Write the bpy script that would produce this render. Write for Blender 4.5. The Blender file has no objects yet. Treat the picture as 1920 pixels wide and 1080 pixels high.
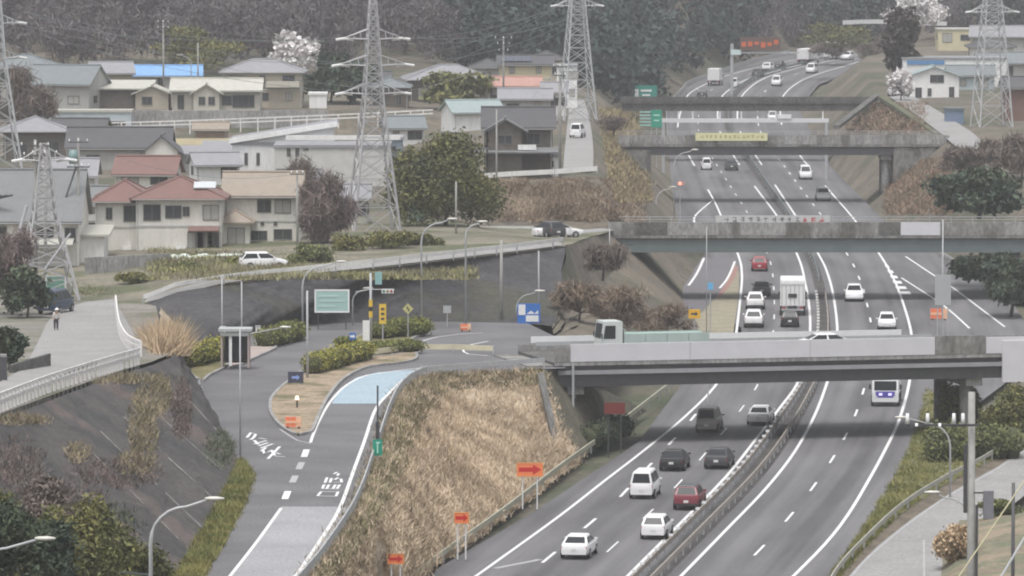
import bpy, math, random
import numpy as np
from mathutils import Vector, Matrix
R = math.radians
rnd = random.Random(7)
nrg = np.random.default_rng(11)
SC = bpy.context.scene
COL = SC.collection
# ------------------------------------------------------------------ camera, sky, sun, exposure
F = 11400.0; H = 43.86; TH = math.atan2(793.0, F)
cam = bpy.data.cameras.new('camera'); camo = bpy.data.objects.new('camera', cam); COL.objects.link(camo)
cam.sensor_width = 36.0; cam.lens = 36.0 * F / 1920.0; cam.clip_start = 5; cam.clip_end = 6000
camo.location = (0, 0, H); camo.rotation_euler = (R(90) - TH, 0, 0)
SC.camera = camo
W = bpy.data.worlds.new('World'); SC.world = W; W.use_nodes = True
wn = W.node_tree.nodes; wl = W.node_tree.links
bg = wn['Background']; sky = wn.new('ShaderNodeTexSky'); sky.sky_type = 'NISHITA'; sky.sun_disc = False
sky.sun_elevation = R(72); sky.sun_rotation = R(200); sky.dust_density = 4.0; sky.air_density = 1.0
hs = wn.new('ShaderNodeHueSaturation'); hs.inputs['Saturation'].default_value = 0.22
wl.new(sky.outputs[0], hs.inputs['Color']); wl.new(hs.outputs[0], bg.inputs['Color'])
bg.inputs['Strength'].default_value = 0.12
sun = bpy.data.lights.new('sun', 'SUN'); sun.energy = 1.3; sun.angle = R(22); sun.color = (1, .97, .93)
suno = bpy.data.objects.new('sun', sun); COL.objects.link(suno); suno.rotation_euler = (R(18), 0, R(-20))
SC.view_settings.view_transform = 'Standard'; SC.view_settings.look = 'None'
SC.view_settings.gamma = 1.0; SC.view_settings.use_curve_mapping = False
SC.view_settings.exposure = 0.64
SC.cycles.use_denoising = True
SC.cycles.max_bounces = 5; SC.cycles.volume_bounces = 1; SC.cycles.diffuse_bounces = 3
SC.cycles.filter_width = 2.0

# ------------------------------------------------------------------ where a pixel of the photograph lies
cT, sT = math.cos(TH), math.sin(TH)
def ray(x, y):
    a = (540 - y) / F
    return ((x - 960) / F, cT + a * sT, -sT + a * cT)
def P(x, y, z=0.0):
    d = ray(x, y); t = (z - H) / d[2]
    return Vector((d[0] * t, d[1] * t, z))
def D(x, y, Y):
    d = ray(x, y); t = Y / d[1]
    return Vector((d[0] * t, Y, H + d[2] * t))
def zr(Y): return max(0.0, (Y - 950) * 0.018)
def PR(x, y):
    z = 0.0
    for _ in range(25): z = zr(P(x, y, z).y)
    return P(x, y, z)
def pp(pts, z=0.0): return [P(p[0], p[1], p[2] if len(p) > 2 else z) for p in pts]
def smooth(pts, step=4.0):
    out = []
    n = len(pts)
    for i in range(n - 1):
        p0 = pts[max(i - 1, 0)]; p1 = pts[i]; p2 = pts[i + 1]; p3 = pts[min(i + 2, n - 1)]
        m = max(1, int((p2 - p1).length / step))
        for k in range(m):
            t = k / m
            out.append(0.5 * ((2 * p1) + (p2 - p0) * t + (2 * p0 - 5 * p1 + 4 * p2 - p3) * t * t + (3 * p1 - p0 - 3 * p2 + p3) * t ** 3))
    out.append(pts[-1].copy())
    return out
def resample(pts, n):
    L = [0.0]
    for a, b in zip(pts, pts[1:]): L.append(L[-1] + (b - a).length)
    out = []; j = 0
    for i in range(n):
        s = L[-1] * i / (n - 1)
        while j < len(pts) - 2 and L[j + 1] < s: j += 1
        d = L[j + 1] - L[j]
        out.append(pts[j].lerp(pts[j + 1], 0 if d == 0 else min(1, max(0, (s - L[j]) / d))))
    return out

# ------------------------------------------------------------------ materials
MATS = {}
def M(name, col, rough=.8, var=.18, scale=2.0, bump=0.0, metal=0.0, scale2=None, emit=0, stretch=None, rand=0.0):
    if name in MATS: return MATS[name]
    m = bpy.data.materials.new(name); m.use_nodes = True; MATS[name] = m
    n = m.node_tree.nodes; l = m.node_tree.links; b = n['Principled BSDF']
    b.inputs['Roughness'].default_value = rough; b.inputs['Metallic'].default_value = metal
    b.inputs['Base Color'].default_value = (*col, 1)
    if emit:
        b.inputs['Emission Color'].default_value = (*col, 1); b.inputs['Emission Strength'].default_value = emit
    if var > 0:
        tc = n.new('ShaderNodeTexCoord'); src = tc.outputs['Object']
        if stretch:
            mp = n.new('ShaderNodeMapping'); mp.inputs['Scale'].default_value = stretch; l.new(src, mp.inputs[0]); src = mp.outputs[0]
        t1 = n.new('ShaderNodeTexNoise'); t1.inputs['Scale'].default_value = scale; t1.inputs['Detail'].default_value = 6; t1.inputs['Roughness'].default_value = .65
        l.new(src, t1.inputs['Vector'])
        fac = t1.outputs['Fac']
        if scale2:
            t2 = n.new('ShaderNodeTexNoise'); t2.inputs['Scale'].default_value = scale2; t2.inputs['Detail'].default_value = 4
            l.new(src, t2.inputs['Vector'])
            av = n.new('ShaderNodeMath'); av.operation = 'ADD'; l.new(fac, av.inputs[0]); l.new(t2.outputs['Fac'], av.inputs[1])
            hv = n.new('ShaderNodeMath'); hv.operation = 'MULTIPLY'; hv.inputs[1].default_value = .5; l.new(av.outputs[0], hv.inputs[0]); fac = hv.outputs[0]
        mr = n.new('ShaderNodeMapRange'); mr.inputs['From Min'].default_value = .3; mr.inputs['From Max'].default_value = .7
        mr.inputs['To Min'].default_value = 1 - var; mr.inputs['To Max'].default_value = 1 + var
        l.new(fac, mr.inputs['Value']); val = mr.outputs[0]
        if rand:
            oi = n.new('ShaderNodeObjectInfo'); m2 = n.new('ShaderNodeMapRange'); m2.inputs['To Min'].default_value = 1 - rand; m2.inputs['To Max'].default_value = 1 + rand
            l.new(oi.outputs['Random'], m2.inputs['Value']); mu = n.new('ShaderNodeMath'); mu.operation = 'MULTIPLY'
            l.new(val, mu.inputs[0]); l.new(m2.outputs[0], mu.inputs[1]); val = mu.outputs[0]
        mx = n.new('ShaderNodeVectorMath'); mx.operation = 'SCALE'; mx.inputs[0].default_value = col; l.new(val, mx.inputs['Scale'])
        l.new(mx.outputs[0], b.inputs['Base Color'])
        if bump:
            bp = n.new('ShaderNodeBump'); bp.inputs['Strength'].default_value = bump; bp.inputs['Distance'].default_value = .2
            l.new(fac, bp.inputs['Height']); l.new(bp.outputs[0], b.inputs['Normal'])
    return m
def M2(name, c1, c2, scale=1.0, rough=.9, lo=.42, hi=.58, bump=.3, stretch=None, fine=8.0, detail=7, c3=None, s3=.15):
    """two earthy colours mixed by a patchy noise, with a fine one on top"""
    if name in MATS: return MATS[name]
    m = bpy.data.materials.new(name); m.use_nodes = True; MATS[name] = m
    n = m.node_tree.nodes; l = m.node_tree.links; b = n['Principled BSDF']; b.inputs['Roughness'].default_value = rough
    tc = n.new('ShaderNodeTexCoord'); src = tc.outputs['Object']
    if stretch:
        mp = n.new('ShaderNodeMapping'); mp.inputs['Scale'].default_value = stretch; l.new(src, mp.inputs[0]); src = mp.outputs[0]
    t1 = n.new('ShaderNodeTexNoise'); t1.inputs['Scale'].default_value = scale; t1.inputs['Detail'].default_value = detail; t1.inputs['Roughness'].default_value = .62
    l.new(src, t1.inputs['Vector'])
    cr = n.new('ShaderNodeValToRGB'); cr.color_ramp.elements[0].position = lo; cr.color_ramp.elements[1].position = hi
    cr.color_ramp.elements[0].color = (*c1, 1); cr.color_ramp.elements[1].color = (*c2, 1); l.new(t1.outputs['Fac'], cr.inputs[0])
    out = cr.outputs[0]
    if c3:
        t4 = n.new('ShaderNodeTexNoise'); t4.inputs['Scale'].default_value = s3; t4.inputs['Detail'].default_value = 5; l.new(src, t4.inputs['Vector'])
        c4 = n.new('ShaderNodeMapRange'); c4.inputs['From Min'].default_value = .5; c4.inputs['From Max'].default_value = .62; l.new(t4.outputs['Fac'], c4.inputs['Value'])
        m4 = n.new('ShaderNodeMix'); m4.data_type = 'RGBA'; l.new(c4.outputs[0], m4.inputs['Factor']); l.new(out, m4.inputs['A']); m4.inputs['B'].default_value = (*c3, 1); out = m4.outputs['Result']
    t2 = n.new('ShaderNodeTexNoise'); t2.inputs['Scale'].default_value = fine; t2.inputs['Detail'].default_value = 4; l.new(src, t2.inputs['Vector'])
    mr = n.new('ShaderNodeMapRange'); mr.inputs['From Min'].default_value = .3; mr.inputs['From Max'].default_value = .7; mr.inputs['To Min'].default_value = .72; mr.inputs['To Max'].default_value = 1.28
    l.new(t2.outputs['Fac'], mr.inputs['Value'])
    mx = n.new('ShaderNodeVectorMath'); mx.operation = 'SCALE'; l.new(out, mx.inputs[0]); l.new(mr.outputs[0], mx.inputs['Scale']); l.new(mx.outputs[0], b.inputs['Base Color'])
    if bump:
        bp = n.new('ShaderNodeBump'); bp.inputs['Strength'].default_value = bump; bp.inputs['Distance'].default_value = .25
        l.new(t2.outputs['Fac'], bp.inputs['Height']); l.new(bp.outputs[0], b.inputs['Normal'])
    return m
def LM(name, col, var=.35, hue=None, rough=.75, clump=.35):
    """leaves and blades: every leaf its own shade, and patches of the second colour"""
    if name in MATS: return MATS[name]
    m = bpy.data.materials.new(name); m.use_nodes = True; MATS[name] = m
    n = m.node_tree.nodes; l = m.node_tree.links; b = n['Principled BSDF']; b.inputs['Roughness'].default_value = rough
    b.inputs['Specular IOR Level'].default_value = .25
    g = n.new('ShaderNodeNewGeometry'); mr = n.new('ShaderNodeMapRange'); mr.inputs['To Min'].default_value = 1 - var; mr.inputs['To Max'].default_value = 1 + var
    l.new(g.outputs['Random Per Island'], mr.inputs['Value'])
    tc = n.new('ShaderNodeTexCoord'); t = n.new('ShaderNodeTexNoise'); t.inputs['Scale'].default_value = clump; t.inputs['Detail'].default_value = 4; l.new(tc.outputs['Object'], t.inputs['Vector'])
    m2 = n.new('ShaderNodeMapRange'); m2.inputs['From Min'].default_value = .4; m2.inputs['From Max'].default_value = .6; l.new(t.outputs['Fac'], m2.inputs['Value'])
    mix = n.new('ShaderNodeMix'); mix.data_type = 'RGBA'; mix.inputs['A'].default_value = (*col, 1); mix.inputs['B'].default_value = (*(hue or [c * .7 for c in col]), 1); l.new(m2.outputs[0], mix.inputs['Factor'])
    mx = n.new('ShaderNodeVectorMath'); mx.operation = 'SCALE'; l.new(mix.outputs['Result'], mx.inputs[0]); l.new(mr.outputs[0], mx.inputs['Scale']); l.new(mx.outputs[0], b.inputs['Base Color'])
    return m
def TILE(name, col, scale=3.2, depth=.5):
    """roof covering: courses of tiles too small to tell apart at this distance"""
    if name in MATS: return MATS[name]
    m = M(name, col, .6, .2, 1.2, 0, scale2=9)
    n = m.node_tree.nodes; l = m.node_tree.links; b = n['Principled BSDF']
    tc = n.new('ShaderNodeTexCoord'); w = n.new('ShaderNodeTexWave'); w.wave_type = 'BANDS'; w.bands_direction = 'X'; w.inputs['Scale'].default_value = scale; l.new(tc.outputs['Object'], w.inputs['Vector'])
    bp = n.new('ShaderNodeBump'); bp.inputs['Strength'].default_value = depth; bp.inputs['Distance'].default_value = .06; l.new(w.outputs['Fac'], bp.inputs['Height']); l.new(bp.outputs[0], b.inputs['Normal'])
    return m

ASPH = M2('asphalt', (.128, .122, .134), (.15, .144, .156), .12, .85, .35, .65, .05, fine=6)
def tyre_wear(m):
    return m
ASPH2 = M2('plaza_asphalt', (.108, .106, .112), (.155, .153, .16), .15, .85, .35, .65, .05, fine=6)
ASPH3 = M2('local_asphalt', (.25, .245, .24), (.3, .295, .29), .2, .9, .35, .65, .05, fine=6)
RAMPC = M2('pale_concrete_surface', (.27, .27, .285), (.33, .33, .345), .2, .85, .35, .65, .05, fine=5)
PAINT = M('white_road_paint', (.72, .72, .72), .6, .1, 4)
PAINTW = M('worn_white_paint', (.38, .38, .39), .7, .3, 6)
BLUEP = M2('pale_blue_surface', (.3, .39, .45), (.34, .43, .49), .4, .8, .35, .65, .05, fine=5)
CONC = M2('weathered_concrete', (.17, .165, .155), (.29, .285, .275), .6, .9, .38, .62, .15, fine=4, stretch=(1, 1, .5), c3=(.13, .125, .11), s3=.35)
CONC2 = M2('bridge_concrete', (.24, .235, .23), (.33, .325, .32), .5, .85, .38, .62, .1, fine=5, stretch=(1, 1, .4))
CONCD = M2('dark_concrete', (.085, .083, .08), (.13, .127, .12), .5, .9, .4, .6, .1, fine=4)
PANEL = M('pale_parapet_panel', (.62, .61, .64), .55, .06, .6)
STEELG = M('grey_green_steel', (.13, .16, .165), .5, .15, .5)
STEELL = M('galvanised_steel', (.42, .43, .44), .5, .12, 3)
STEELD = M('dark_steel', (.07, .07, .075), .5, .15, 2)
POLEC = M('pole_concrete', (.33, .325, .31), .85, .15, 2)
WHITE = M('white_paint', (.78, .78, .78), .4, .05, 2)
CARGLASS = M('car_glass', (.03, .033, .037), .3, 0); CARGLASS.node_tree.nodes['Principled BSDF'].inputs['Specular IOR Level'].default_value = .2
GLASS = M('window_glass', (.06, .065, .07), .12, .3, .7)
TYRE = M('tyre_rubber', (.02, .02, .02), .9, 0)
RIM = M('wheel_rim', (.4, .4, .41), .35, 0, metal=.6)
TAILR = M('tail_lamp', (.35, .02, .02), .3, 0)
HEADL = M('head_lamp', (.75, .75, .76), .15, 0)
PLATE = M('number_plate', (.7, .7, .68), .5, 0)
BLACKP = M('black_plastic', (.03, .03, .032), .6, 0)
ORANGE = M('orange_red_sign', (.85, .24, .09), .5, .05, 2)
ORANGE2 = M('orange_barrier', (.85, .22, .1), .5, .08, 2)
YELLOW = M('yellow_sign', (.75, .5, .06), .5, .06, 2)
GREENS = M('green_sign', (.02, .3, .2), .5, .06, 1)
BLUES = M('blue_sign', (.04, .16, .5), .5, .05, 1)
LAMPG = M('lamp_glass', (.62, .6, .55), .3, 0)
BARK = M('bark', (.1, .085, .075), .9, .3, 4)

# ------------------------------------------------------------------ mesh building
class MB:
    def __init__(s): s.v = []; s.f = []
    def add(s, vs, fs):
        o = len(s.v); s.v += [tuple(v) for v in vs]; s.f += [tuple(i + o for i in f) for f in fs]; return s
    def box(s, cx, cy, cz, sx, sy, sz, mat=None):
        x, y, z = sx / 2, sy / 2, sz / 2
        vs = [Vector((a, b, c)) for c in (-z, z) for b in (-y, y) for a in (-x, x)]
        if mat is not None: vs = [mat @ v for v in vs]
        vs = [v + Vector((cx, cy, cz)) for v in vs]
        return s.add(vs, [(0, 2, 3, 1), (4, 5, 7, 6), (0, 1, 5, 4), (2, 6, 7, 3), (0, 4, 6, 2), (1, 3, 7, 5)])
    def tube(s, pts, r, n=6, r2=None):
        pts = [Vector(p) for p in pts]; m = len(pts); rings = []
        for i, p in enumerate(pts):
            t = (pts[min(i + 1, m - 1)] - pts[max(i - 1, 0)]).normalized()
            u = t.orthogonal() if abs(t.z) > .95 else t.cross(Vector((0, 0, 1)))
            if abs(t.z) > .95: u = Vector((1, 0, 0)) - t * t.x
            u.normalize(); w = t.cross(u)
            rr = r if r2 is None else r + (r2 - r) * i / (m - 1)
            rings.append([p + (u * math.cos(2 * math.pi * k / n) + w * math.sin(2 * math.pi * k / n)) * rr for k in range(n)])
        vs = [v for rg in rings for v in rg]
        fs = [(i * n + k, i * n + (k + 1) % n, (i + 1) * n + (k + 1) % n, (i + 1) * n + k) for i in range(m - 1) for k in range(n)]
        fs += [tuple(reversed(range(n))), tuple((m - 1) * n + k for k in range(n))]
        return s.add(vs, fs)
    def prism(s, poly, z0, z1):
        n = len(poly)
        vs = [(p[0], p[1], z0) for p in poly] + [(p[0], p[1], z1) for p in poly]
        return s.add(vs, [tuple(range(n, 2 * n)), tuple(reversed(range(n)))] + [(i, (i + 1) % n, n + (i + 1) % n, n + i) for i in range(n)])
    def loft(s, rings, cap=True):
        n = len(rings[0]); vs = [v for r in rings for v in r]
        fs = [(i * n + k, i * n + (k + 1) % n, (i + 1) * n + (k + 1) % n, (i + 1) * n + k) for i in range(len(rings) - 1) for k in range(n)]
        if cap: fs += [tuple(reversed(range(n))), tuple((len(rings) - 1) * n + k for k in range(n))]
        return s.add(vs, fs)
    def quad(s, a, b, c, d): return s.add([a, b, c, d], [(0, 1, 2, 3)])
    def ribbon(s, pts, w, dz=0.0):
        vs = []
        for i, p in enumerate(pts):
            t = pts[min(i + 1, len(pts) - 1)] - pts[max(i - 1, 0)]; u = Vector((t.y, -t.x, 0)).normalized() * w / 2
            vs += [p - u + Vector((0, 0, dz)), p + u + Vector((0, 0, dz))]
        return s.add(vs, [(2 * i, 2 * i + 1, 2 * i + 3, 2 * i + 2) for i in range(len(pts) - 1)])
    def beam(s, pts, w, h, dz):
        """a bar of rectangular section along a polyline"""
        rings = []
        for i, p in enumerate(pts):
            t = pts[min(i + 1, len(pts) - 1)] - pts[max(i - 1, 0)]; u = Vector((t.y, -t.x, 0)).normalized() * w / 2
            q = p + Vector((0, 0, dz)); k = Vector((0, 0, h / 2))
            rings.append([q - u - k, q + u - k, q + u + k, q - u + k])
        return s.loft(rings)
    def mesh(s, name):
        me = bpy.data.meshes.new(name); me.from_pydata(s.v, [], s.f); me.update(); return me
def link(name, me, mat, parent=None, smooth=False):
    if isinstance(me, MB): me = me.mesh(name)
    if mat is not None and not me.materials: me.materials.append(mat)
    o = bpy.data.objects.new(name, me); COL.objects.link(o)
    if parent: o.parent = parent
    if smooth: me.polygons.foreach_set('use_smooth', [True] * len(me.polygons))
    return o
def wpart(name, mb, mat, root, smooth=False):
    """part given in world coordinates under an unrotated thing"""
    L = root.location
    mb.v = [(v[0] - L[0], v[1] - L[1], v[2] - L[2]) for v in mb.v]
    return link(name, mb, mat, root, smooth)
def setp(o, label=None, cat=None, group=None, kind=None):
    if label: o['label'] = label
    if cat: o['category'] = cat
    if group: o['group'] = group
    if kind: o['kind'] = kind
    return o
def thing(name, label, cat, loc, rz=0, group=None):
    o = bpy.data.objects.new(name, None); o.empty_display_size = .3; COL.objects.link(o)
    o.location = loc; o.rotation_euler = (0, 0, rz)
    return setp(o, label, cat, group)
def kids(o, cache={}): return list(o.children)
def dup(root, loc, rz, label=None, group=None, scale=None):
    def cp(o, par):
        c = o.copy(); COL.objects.link(c); c.parent = par
        for ch in TREE.get(o.name, []): cp(ch, c)
        return c
    c = cp(root, None); c.location = loc; c.rotation_euler = (0, 0, rz)
    if label: c['label'] = label
    if group: c['group'] = group
    if scale: c.scale = (scale,) * 3
    return c
TREE = {}
def freeze(root):
    """remember a finished thing's children so it can be copied"""
    def go(o):
        TREE[o.name] = list(o.children)
        for ch in TREE[o.name]: go(ch)
    go(root); return root
def structure(name, mb, mat, parent=None, smooth=False):
    o = link(name, mb, mat, parent, smooth)
    if not parent: o['kind'] = 'structure'
    return o
def npmesh(name, V, n, mat):
    """V: (count*n,3) loose n-gons"""
    me = bpy.data.meshes.new(name); V = np.asarray(V, dtype=np.float32); c = len(V) // n
    me.vertices.add(c * n); me.vertices.foreach_set('co', V.ravel())
    me.loops.add(c * n); me.loops.foreach_set('vertex_index', np.arange(c * n, dtype=np.int32))
    me.polygons.add(c); me.polygons.foreach_set('loop_start', np.arange(0, c * n, n, dtype=np.int32))
    me.update(calc_edges=True); me.materials.append(mat); return me

# ------------------------------------------------------------------ ground
GROUND = M2('ground_earth', (.09, .085, .06), (.14, .125, .095), .08, .95, .4, .6, .3, fine=1.5, c3=(.06, .075, .04), s3=.05)
mb = MB().quad((-400, -80, -.6), (400, -80, -.6), (400, 1990, -.6), (-400, 1990, -.6))
structure('ground', mb, GROUND)
ROWS = [  # Y: (X,z) across the valley, from the left hillside over the expressway to the right hillside
 (612, [(-250, 8.5), (-70, 8.5), (-8, 8.3), (-3.3, 7.5), (9.7, 7.0), (17.5, -.3), (51, -.3), (56, 6.6), (90, 7), (280, 8)]),
 (628, [(-250, 8.5), (-70, 8.5), (-8, 8.5), (-3.3, 11.3), (9, 11.3), (18, -.3), (49.5, -.3), (55, 7), (90, 7), (280, 8)]),
 (700, [(-250, 8.7), (-70, 8.7), (-9, 9), (-3.3, 11), (9.6, 11), (20, -.3), (48, -.3), (54.6, 8), (90, 8), (280, 8)]),
 (795, [(-250, 8.8), (-70, 8.8), (-21, 9), (-3.3, 10.4), (10.6, 10.2), (21.5, -.3), (46.5, -.3), (57, 8.3), (90, 8.3), (280, 8.3)]),
 (799, [(-250, 11.6), (-70, 11.6), (-21, 11.6), (-3.3, 10.4), (10.6, 10.1), (21.5, -.3), (46.5, -.3), (57, 8.4), (90, 8.4), (280, 8.4)]),
 (895, [(-250, 11.7), (-70, 11.7), (-20, 11), (-3, 10), (11.4, 9), (23.6, -.3), (46.8, -.3), (54, 9.2), (90, 9), (280, 9)]),
 (960, [(-250, 14), (-70, 13), (-20, 12), (0, 10), (12.5, 8.6), (24.5, -.2), (48, -.2), (57, 9.1), (90, 9), (280, 9)]),
 (1050, [(-250, 22), (-70, 19), (-20, 17), (0, 12), (14.3, 8), (26.5, 1.4), (50, 1.4), (60, 9), (90, 9), (280, 9)]),
 (1130, [(-250, 36), (-70, 32), (-20, 28), (0, 22), (22, 9), (31, 2.8), (58, 2.8), (66, 8.5), (100, 9), (280, 9)]),
 (1200, [(-250, 50), (-70, 45), (-20, 38), (0, 30), (34, 14), (44, 4.0), (74, 4.0), (80, 8), (120, 10), (280, 14)]),
 (1300, [(-250, 64), (-70, 58), (-20, 54), (0, 48), (45, 34), (62, 5.9), (112, 5.9), (125, 12), (180, 15), (280, 22)]),
 (1450, [(-250, 90), (-70, 85), (-20, 80), (0, 75), (60, 62), (85, 40), (130, 36), (150, 36), (200, 38), (280, 44)]),
 (1900, [(-250, 150), (-70, 150), (-20, 150), (0, 150), (80, 140), (100, 130), (140, 125), (160, 125), (220, 130), (280, 140)])]
RY = [r[0] for r in ROWS]
def row_at(Y):
    Y = min(max(Y, RY[0]), RY[-1] - .001)
    i = max(k for k in range(len(RY)) if RY[k] <= Y); i = min(i, len(RY) - 2)
    t = (Y - RY[i]) / (RY[i + 1] - RY[i])
    return [(a[0] + (b[0] - a[0]) * t, a[1] + (b[1] - a[1]) * t) for a, b in zip(ROWS[i][1], ROWS[i + 1][1])]
def TZ(X, Y):
    r = row_at(Y)
    for a, b in zip(r, r[1:]):
        if a[0] <= X <= b[0]: return a[1] + (b[1] - a[1]) * (X - a[0]) / max(1e-6, b[0] - a[0])
    return r[0][1] if X < r[0][0] else r[-1][1]
def PT(x, y):
    """where the ray through a pixel meets the terrain"""
    d = ray(x, y); Y = 613.0
    while Y < 1800:
        t = Y / d[1]; X = d[0] * t; z = H + d[2] * t
        if z <= TZ(X, Y): return Vector((X, Y, TZ(X, Y)))
        Y += 1.0
    return Vector((X, Y, z))
TERR = M2('hillside_earth', (.1, .088, .07), (.155, .132, .1), .1, .95, .4, .6, .35, fine=1.2, c3=(.075, .08, .05), s3=.06)
ys = sorted(set(RY + [612 + 8 * k for k in range(100)] + [1420 + 40 * k for k in range(12)]))
mb = MB(); grid = []
for Y in ys:
    r = row_at(Y); line = []
    for j, (a, b) in enumerate(zip(r, r[1:])):
        m = (8, 6, 4, 4, 4, 4, 4, 5, 8)[j]
        for k in range(m):
            t = k / m; line.append((a[0] + (b[0] - a[0]) * t, Y, a[1] + (b[1] - a[1]) * t))
    line.append((r[-1][0], Y, r[-1][1])); grid.append(line)
nc = len(grid[0])
mb.v = [(x, y, z + (0 if z < 1 else .12 * math.sin(x * .9 + y * .37) + .1 * math.sin(x * .31 - y * .23))) for L in grid for x, y, z in L]
mb.f = [(i * nc + k, i * nc + k + 1, (i + 1) * nc + k + 1, (i + 1) * nc + k) for i in range(len(ys) - 1) for k in range(nc - 1)]
structure('terrain', mb, TERR, smooth=True)
def patch(name, lines, mat, n=40, sub=6, noise=0.0, seed=0):
    ls = [resample(l, n) for l in lines]; rows = []
    for a, b in zip(ls, ls[1:]):
        for k in range(sub): rows.append([p.lerp(q, k / sub) for p, q in zip(a, b)])
    rows.append(ls[-1]); mb = MB(); rg = random.Random(seed)
    for i, rw in enumerate(rows):
        for k, p in enumerate(rw):
            e = 0 if i in (0, len(rows) - 1) else noise
            mb.v.append((p.x + rg.uniform(-e, e), p.y + rg.uniform(-e, e), p.z + rg.uniform(-e, e) * .6))
    mb.f = [(i * n + k, i * n + k + 1, (i + 1) * n + k + 1, (i + 1) * n + k) for i in range(len(rows) - 1) for k in range(n - 1)]
    structure(name, mb, mat, smooth=True)
    return rows
# --- left: local road, dark slope, plaza, cut face, upper road
def zl(y): return 8 + 5.5 * max(0.0, min(1.1, (y - 560) / 220)) ** 1.4
SLOPE = M2('mossy_netted_slope', (.044, .046, .047), (.084, .075, .073), .13, .95, .4, .62, .6, fine=3, c3=(.115, .092, .085), s3=.085)
CUT = M2('dark_sprayed_cut', (.046, .045, .05), (.066, .064, .068), .2, .95, .4, .6, .4, fine=2.0, stretch=(1, 1, .35), c3=(.06, .06, .045), s3=.14)
DRY = M2('dry_grass_ground', (.33, .27, .195), (.42, .35, .26), .3, .95, .4, .6, .5, fine=3)
VERGE = M2('verge_ground', (.13, .125, .05), (.19, .165, .08), .4, .95, .4, .6, .4, fine=4)
slope_top = [P(x, y, zl(y)) for x, y in ((-160, 850), (-60, 808), (0, 787), (120, 741), (220, 704), (290, 683), (325, 668), (322, 640), (300, 612))]
slope_toe = pp([(235, 1250), (290, 1150), (330, 1080), (390, 975), (430, 905), (448, 868), (415, 800), (380, 740), (352, 700)], 6)
SL = patch('retaining_slope', [slope_toe, slope_top], SLOPE, 60, 14, .28, 3)
ve_r = pp([(310, 1250), (352, 1150), (385, 1080), (425, 1010), (462, 940), (476, 890), (452, 866)], 6.03)
ve_l = pp([(235, 1250), (290, 1150), (330, 1080), (390, 975), (430, 905), (448, 868), (449, 864)], 6.03)
VG = patch('grass_verge', [ve_l, ve_r], VERGE, 30, 4, .05, 4)
lo_px = ((-260, 880), (-160, 838), (-60, 796), (0, 776), (120, 732), (220, 697), (285, 678), (318, 664), (318, 640), (300, 610), (292, 572))
up_px = ((-500, 560), (-400, 560), (-300, 560), (-200, 560), (-80, 560), (20, 560), (90, 558), (150, 556), (200, 554), (240, 552), (275, 556))
tl = []
for k in range(9):
    f = k / 8; q = [(a[0] + (b[0] - a[0]) * f, a[1] + (b[1] - a[1]) * f) for a, b in zip(lo_px, up_px)]; tl.append([P(x, y, zl(y) + .02 * f) for x, y in q])
patch('terrace_ground', tl, M2('terrace_dirt', (.17, .16, .14), (.23, .215, .19), .2, .95, .4, .6, .2, fine=3, c3=(.13, .13, .09), s3=.12), 60, 2, .02, 5)
lr_near = [P(x, y, zl(y) + .22) for x, y in ((-200, 838), (-60, 781), (0, 757), (60, 728), (130, 697), (200, 671), (250, 655), (262, 646))]
lr_far = [P(x, y, zl(y) + .22) for x, y in ((-200, 790), (-60, 742), (0, 716), (45, 690), (72, 640), (90, 600), (150, 567), (214, 560))]
lr_mid = [P(x, y, zl(y) + .22) for x, y in ((-200, 815), (-60, 760), (0, 738), (55, 708), (110, 672), (170, 640), (215, 612), (236, 600))]
n_ = 40; La, Lb, Lc = [[Vector((x, y, 0)) for x, y in L] for L in (((-200, 838), (-60, 781), (0, 757), (60, 728), (130, 697), (200, 671), (250, 655), (262, 646)), ((-200, 815), (-60, 760), (0, 738), (55, 708), (110, 672), (170, 640), (215, 612), (236, 600)), ((-200, 790), (-60, 742), (0, 716), (45, 690), (72, 640), (90, 600), (150, 567), (214, 560)))]
La, Lb, Lc = resample(La, n_), resample(Lb, n_), resample(Lc, n_)
patch('local_road', [[P(p.x, p.y, zl(p.y) + .15) for p in L] for L in (La, [a.lerp(b, .5) for a, b in zip(La, Lb)], Lb, [a.lerp(b, .33) for a, b in zip(Lb, Lc)], [a.lerp(b, .66) for a, b in zip(Lb, Lc)], Lc)], ASPH3, 40, 2, 0)
cut_top = pp([(268, 572, 8.0), (330, 548, 9.0), (420, 533, 9.5), (560, 518, 9.8), (700, 504, 10.2), (850, 487, 10.4), (1000, 470, 10.5), (1060, 462, 10.4)])
cut_toe = pp([(330, 668, 6), (375, 655, 6), (440, 632, 6), (560, 608, 6), (700, 604, 6), (850, 603, 6), (985, 606, 6), (1040, 612, 5.9)])
CT = patch('cut_slope', [cut_toe, cut_top], CUT, 70, 10, .12, 6)
# ground left of the cut, above the plaza (dry corner with pampas grass)
patch('corner_ground', [pp([(300, 612, 8.3), (322, 640, 8.6), (325, 668, 9.6)]), pp([(300, 575, 8.1), (345, 620, 6.8), (368, 668, 6.1)])], DRY, 12, 6, .1, 8)
back = [Vector((x, 613.5, z)) for x, z in ((-70, 8.5), (-50, 8.5), (-32, 8.5), (-20, 8.4), (-8, 8.3), (-3.3, 7.5), (4, 7.2), (10.2, 7.0))]
mid = pp([(120, 520, 8.3), (260, 520, 8.5), (380, 510, 9.2), (540, 500, 9.6), (700, 486, 9.9), (850, 470, 10), (985, 452, 9.8), (1100, 446, 9)])
front = pp([(60, 558, 8.05), (268, 572, 8.03), (420, 533, 9.53), (560, 518, 9.83), (700, 504, 10.23), (850, 487, 10.43), (1000, 470, 10.53), (1060, 462, 10.43)])
tm = M2('upper_terrace_ground', (.14, .13, .1), (.22, .2, .15), .15, .95, .4, .6, .3, fine=2, c3=(.09, .1, .05), s3=.1)
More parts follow.
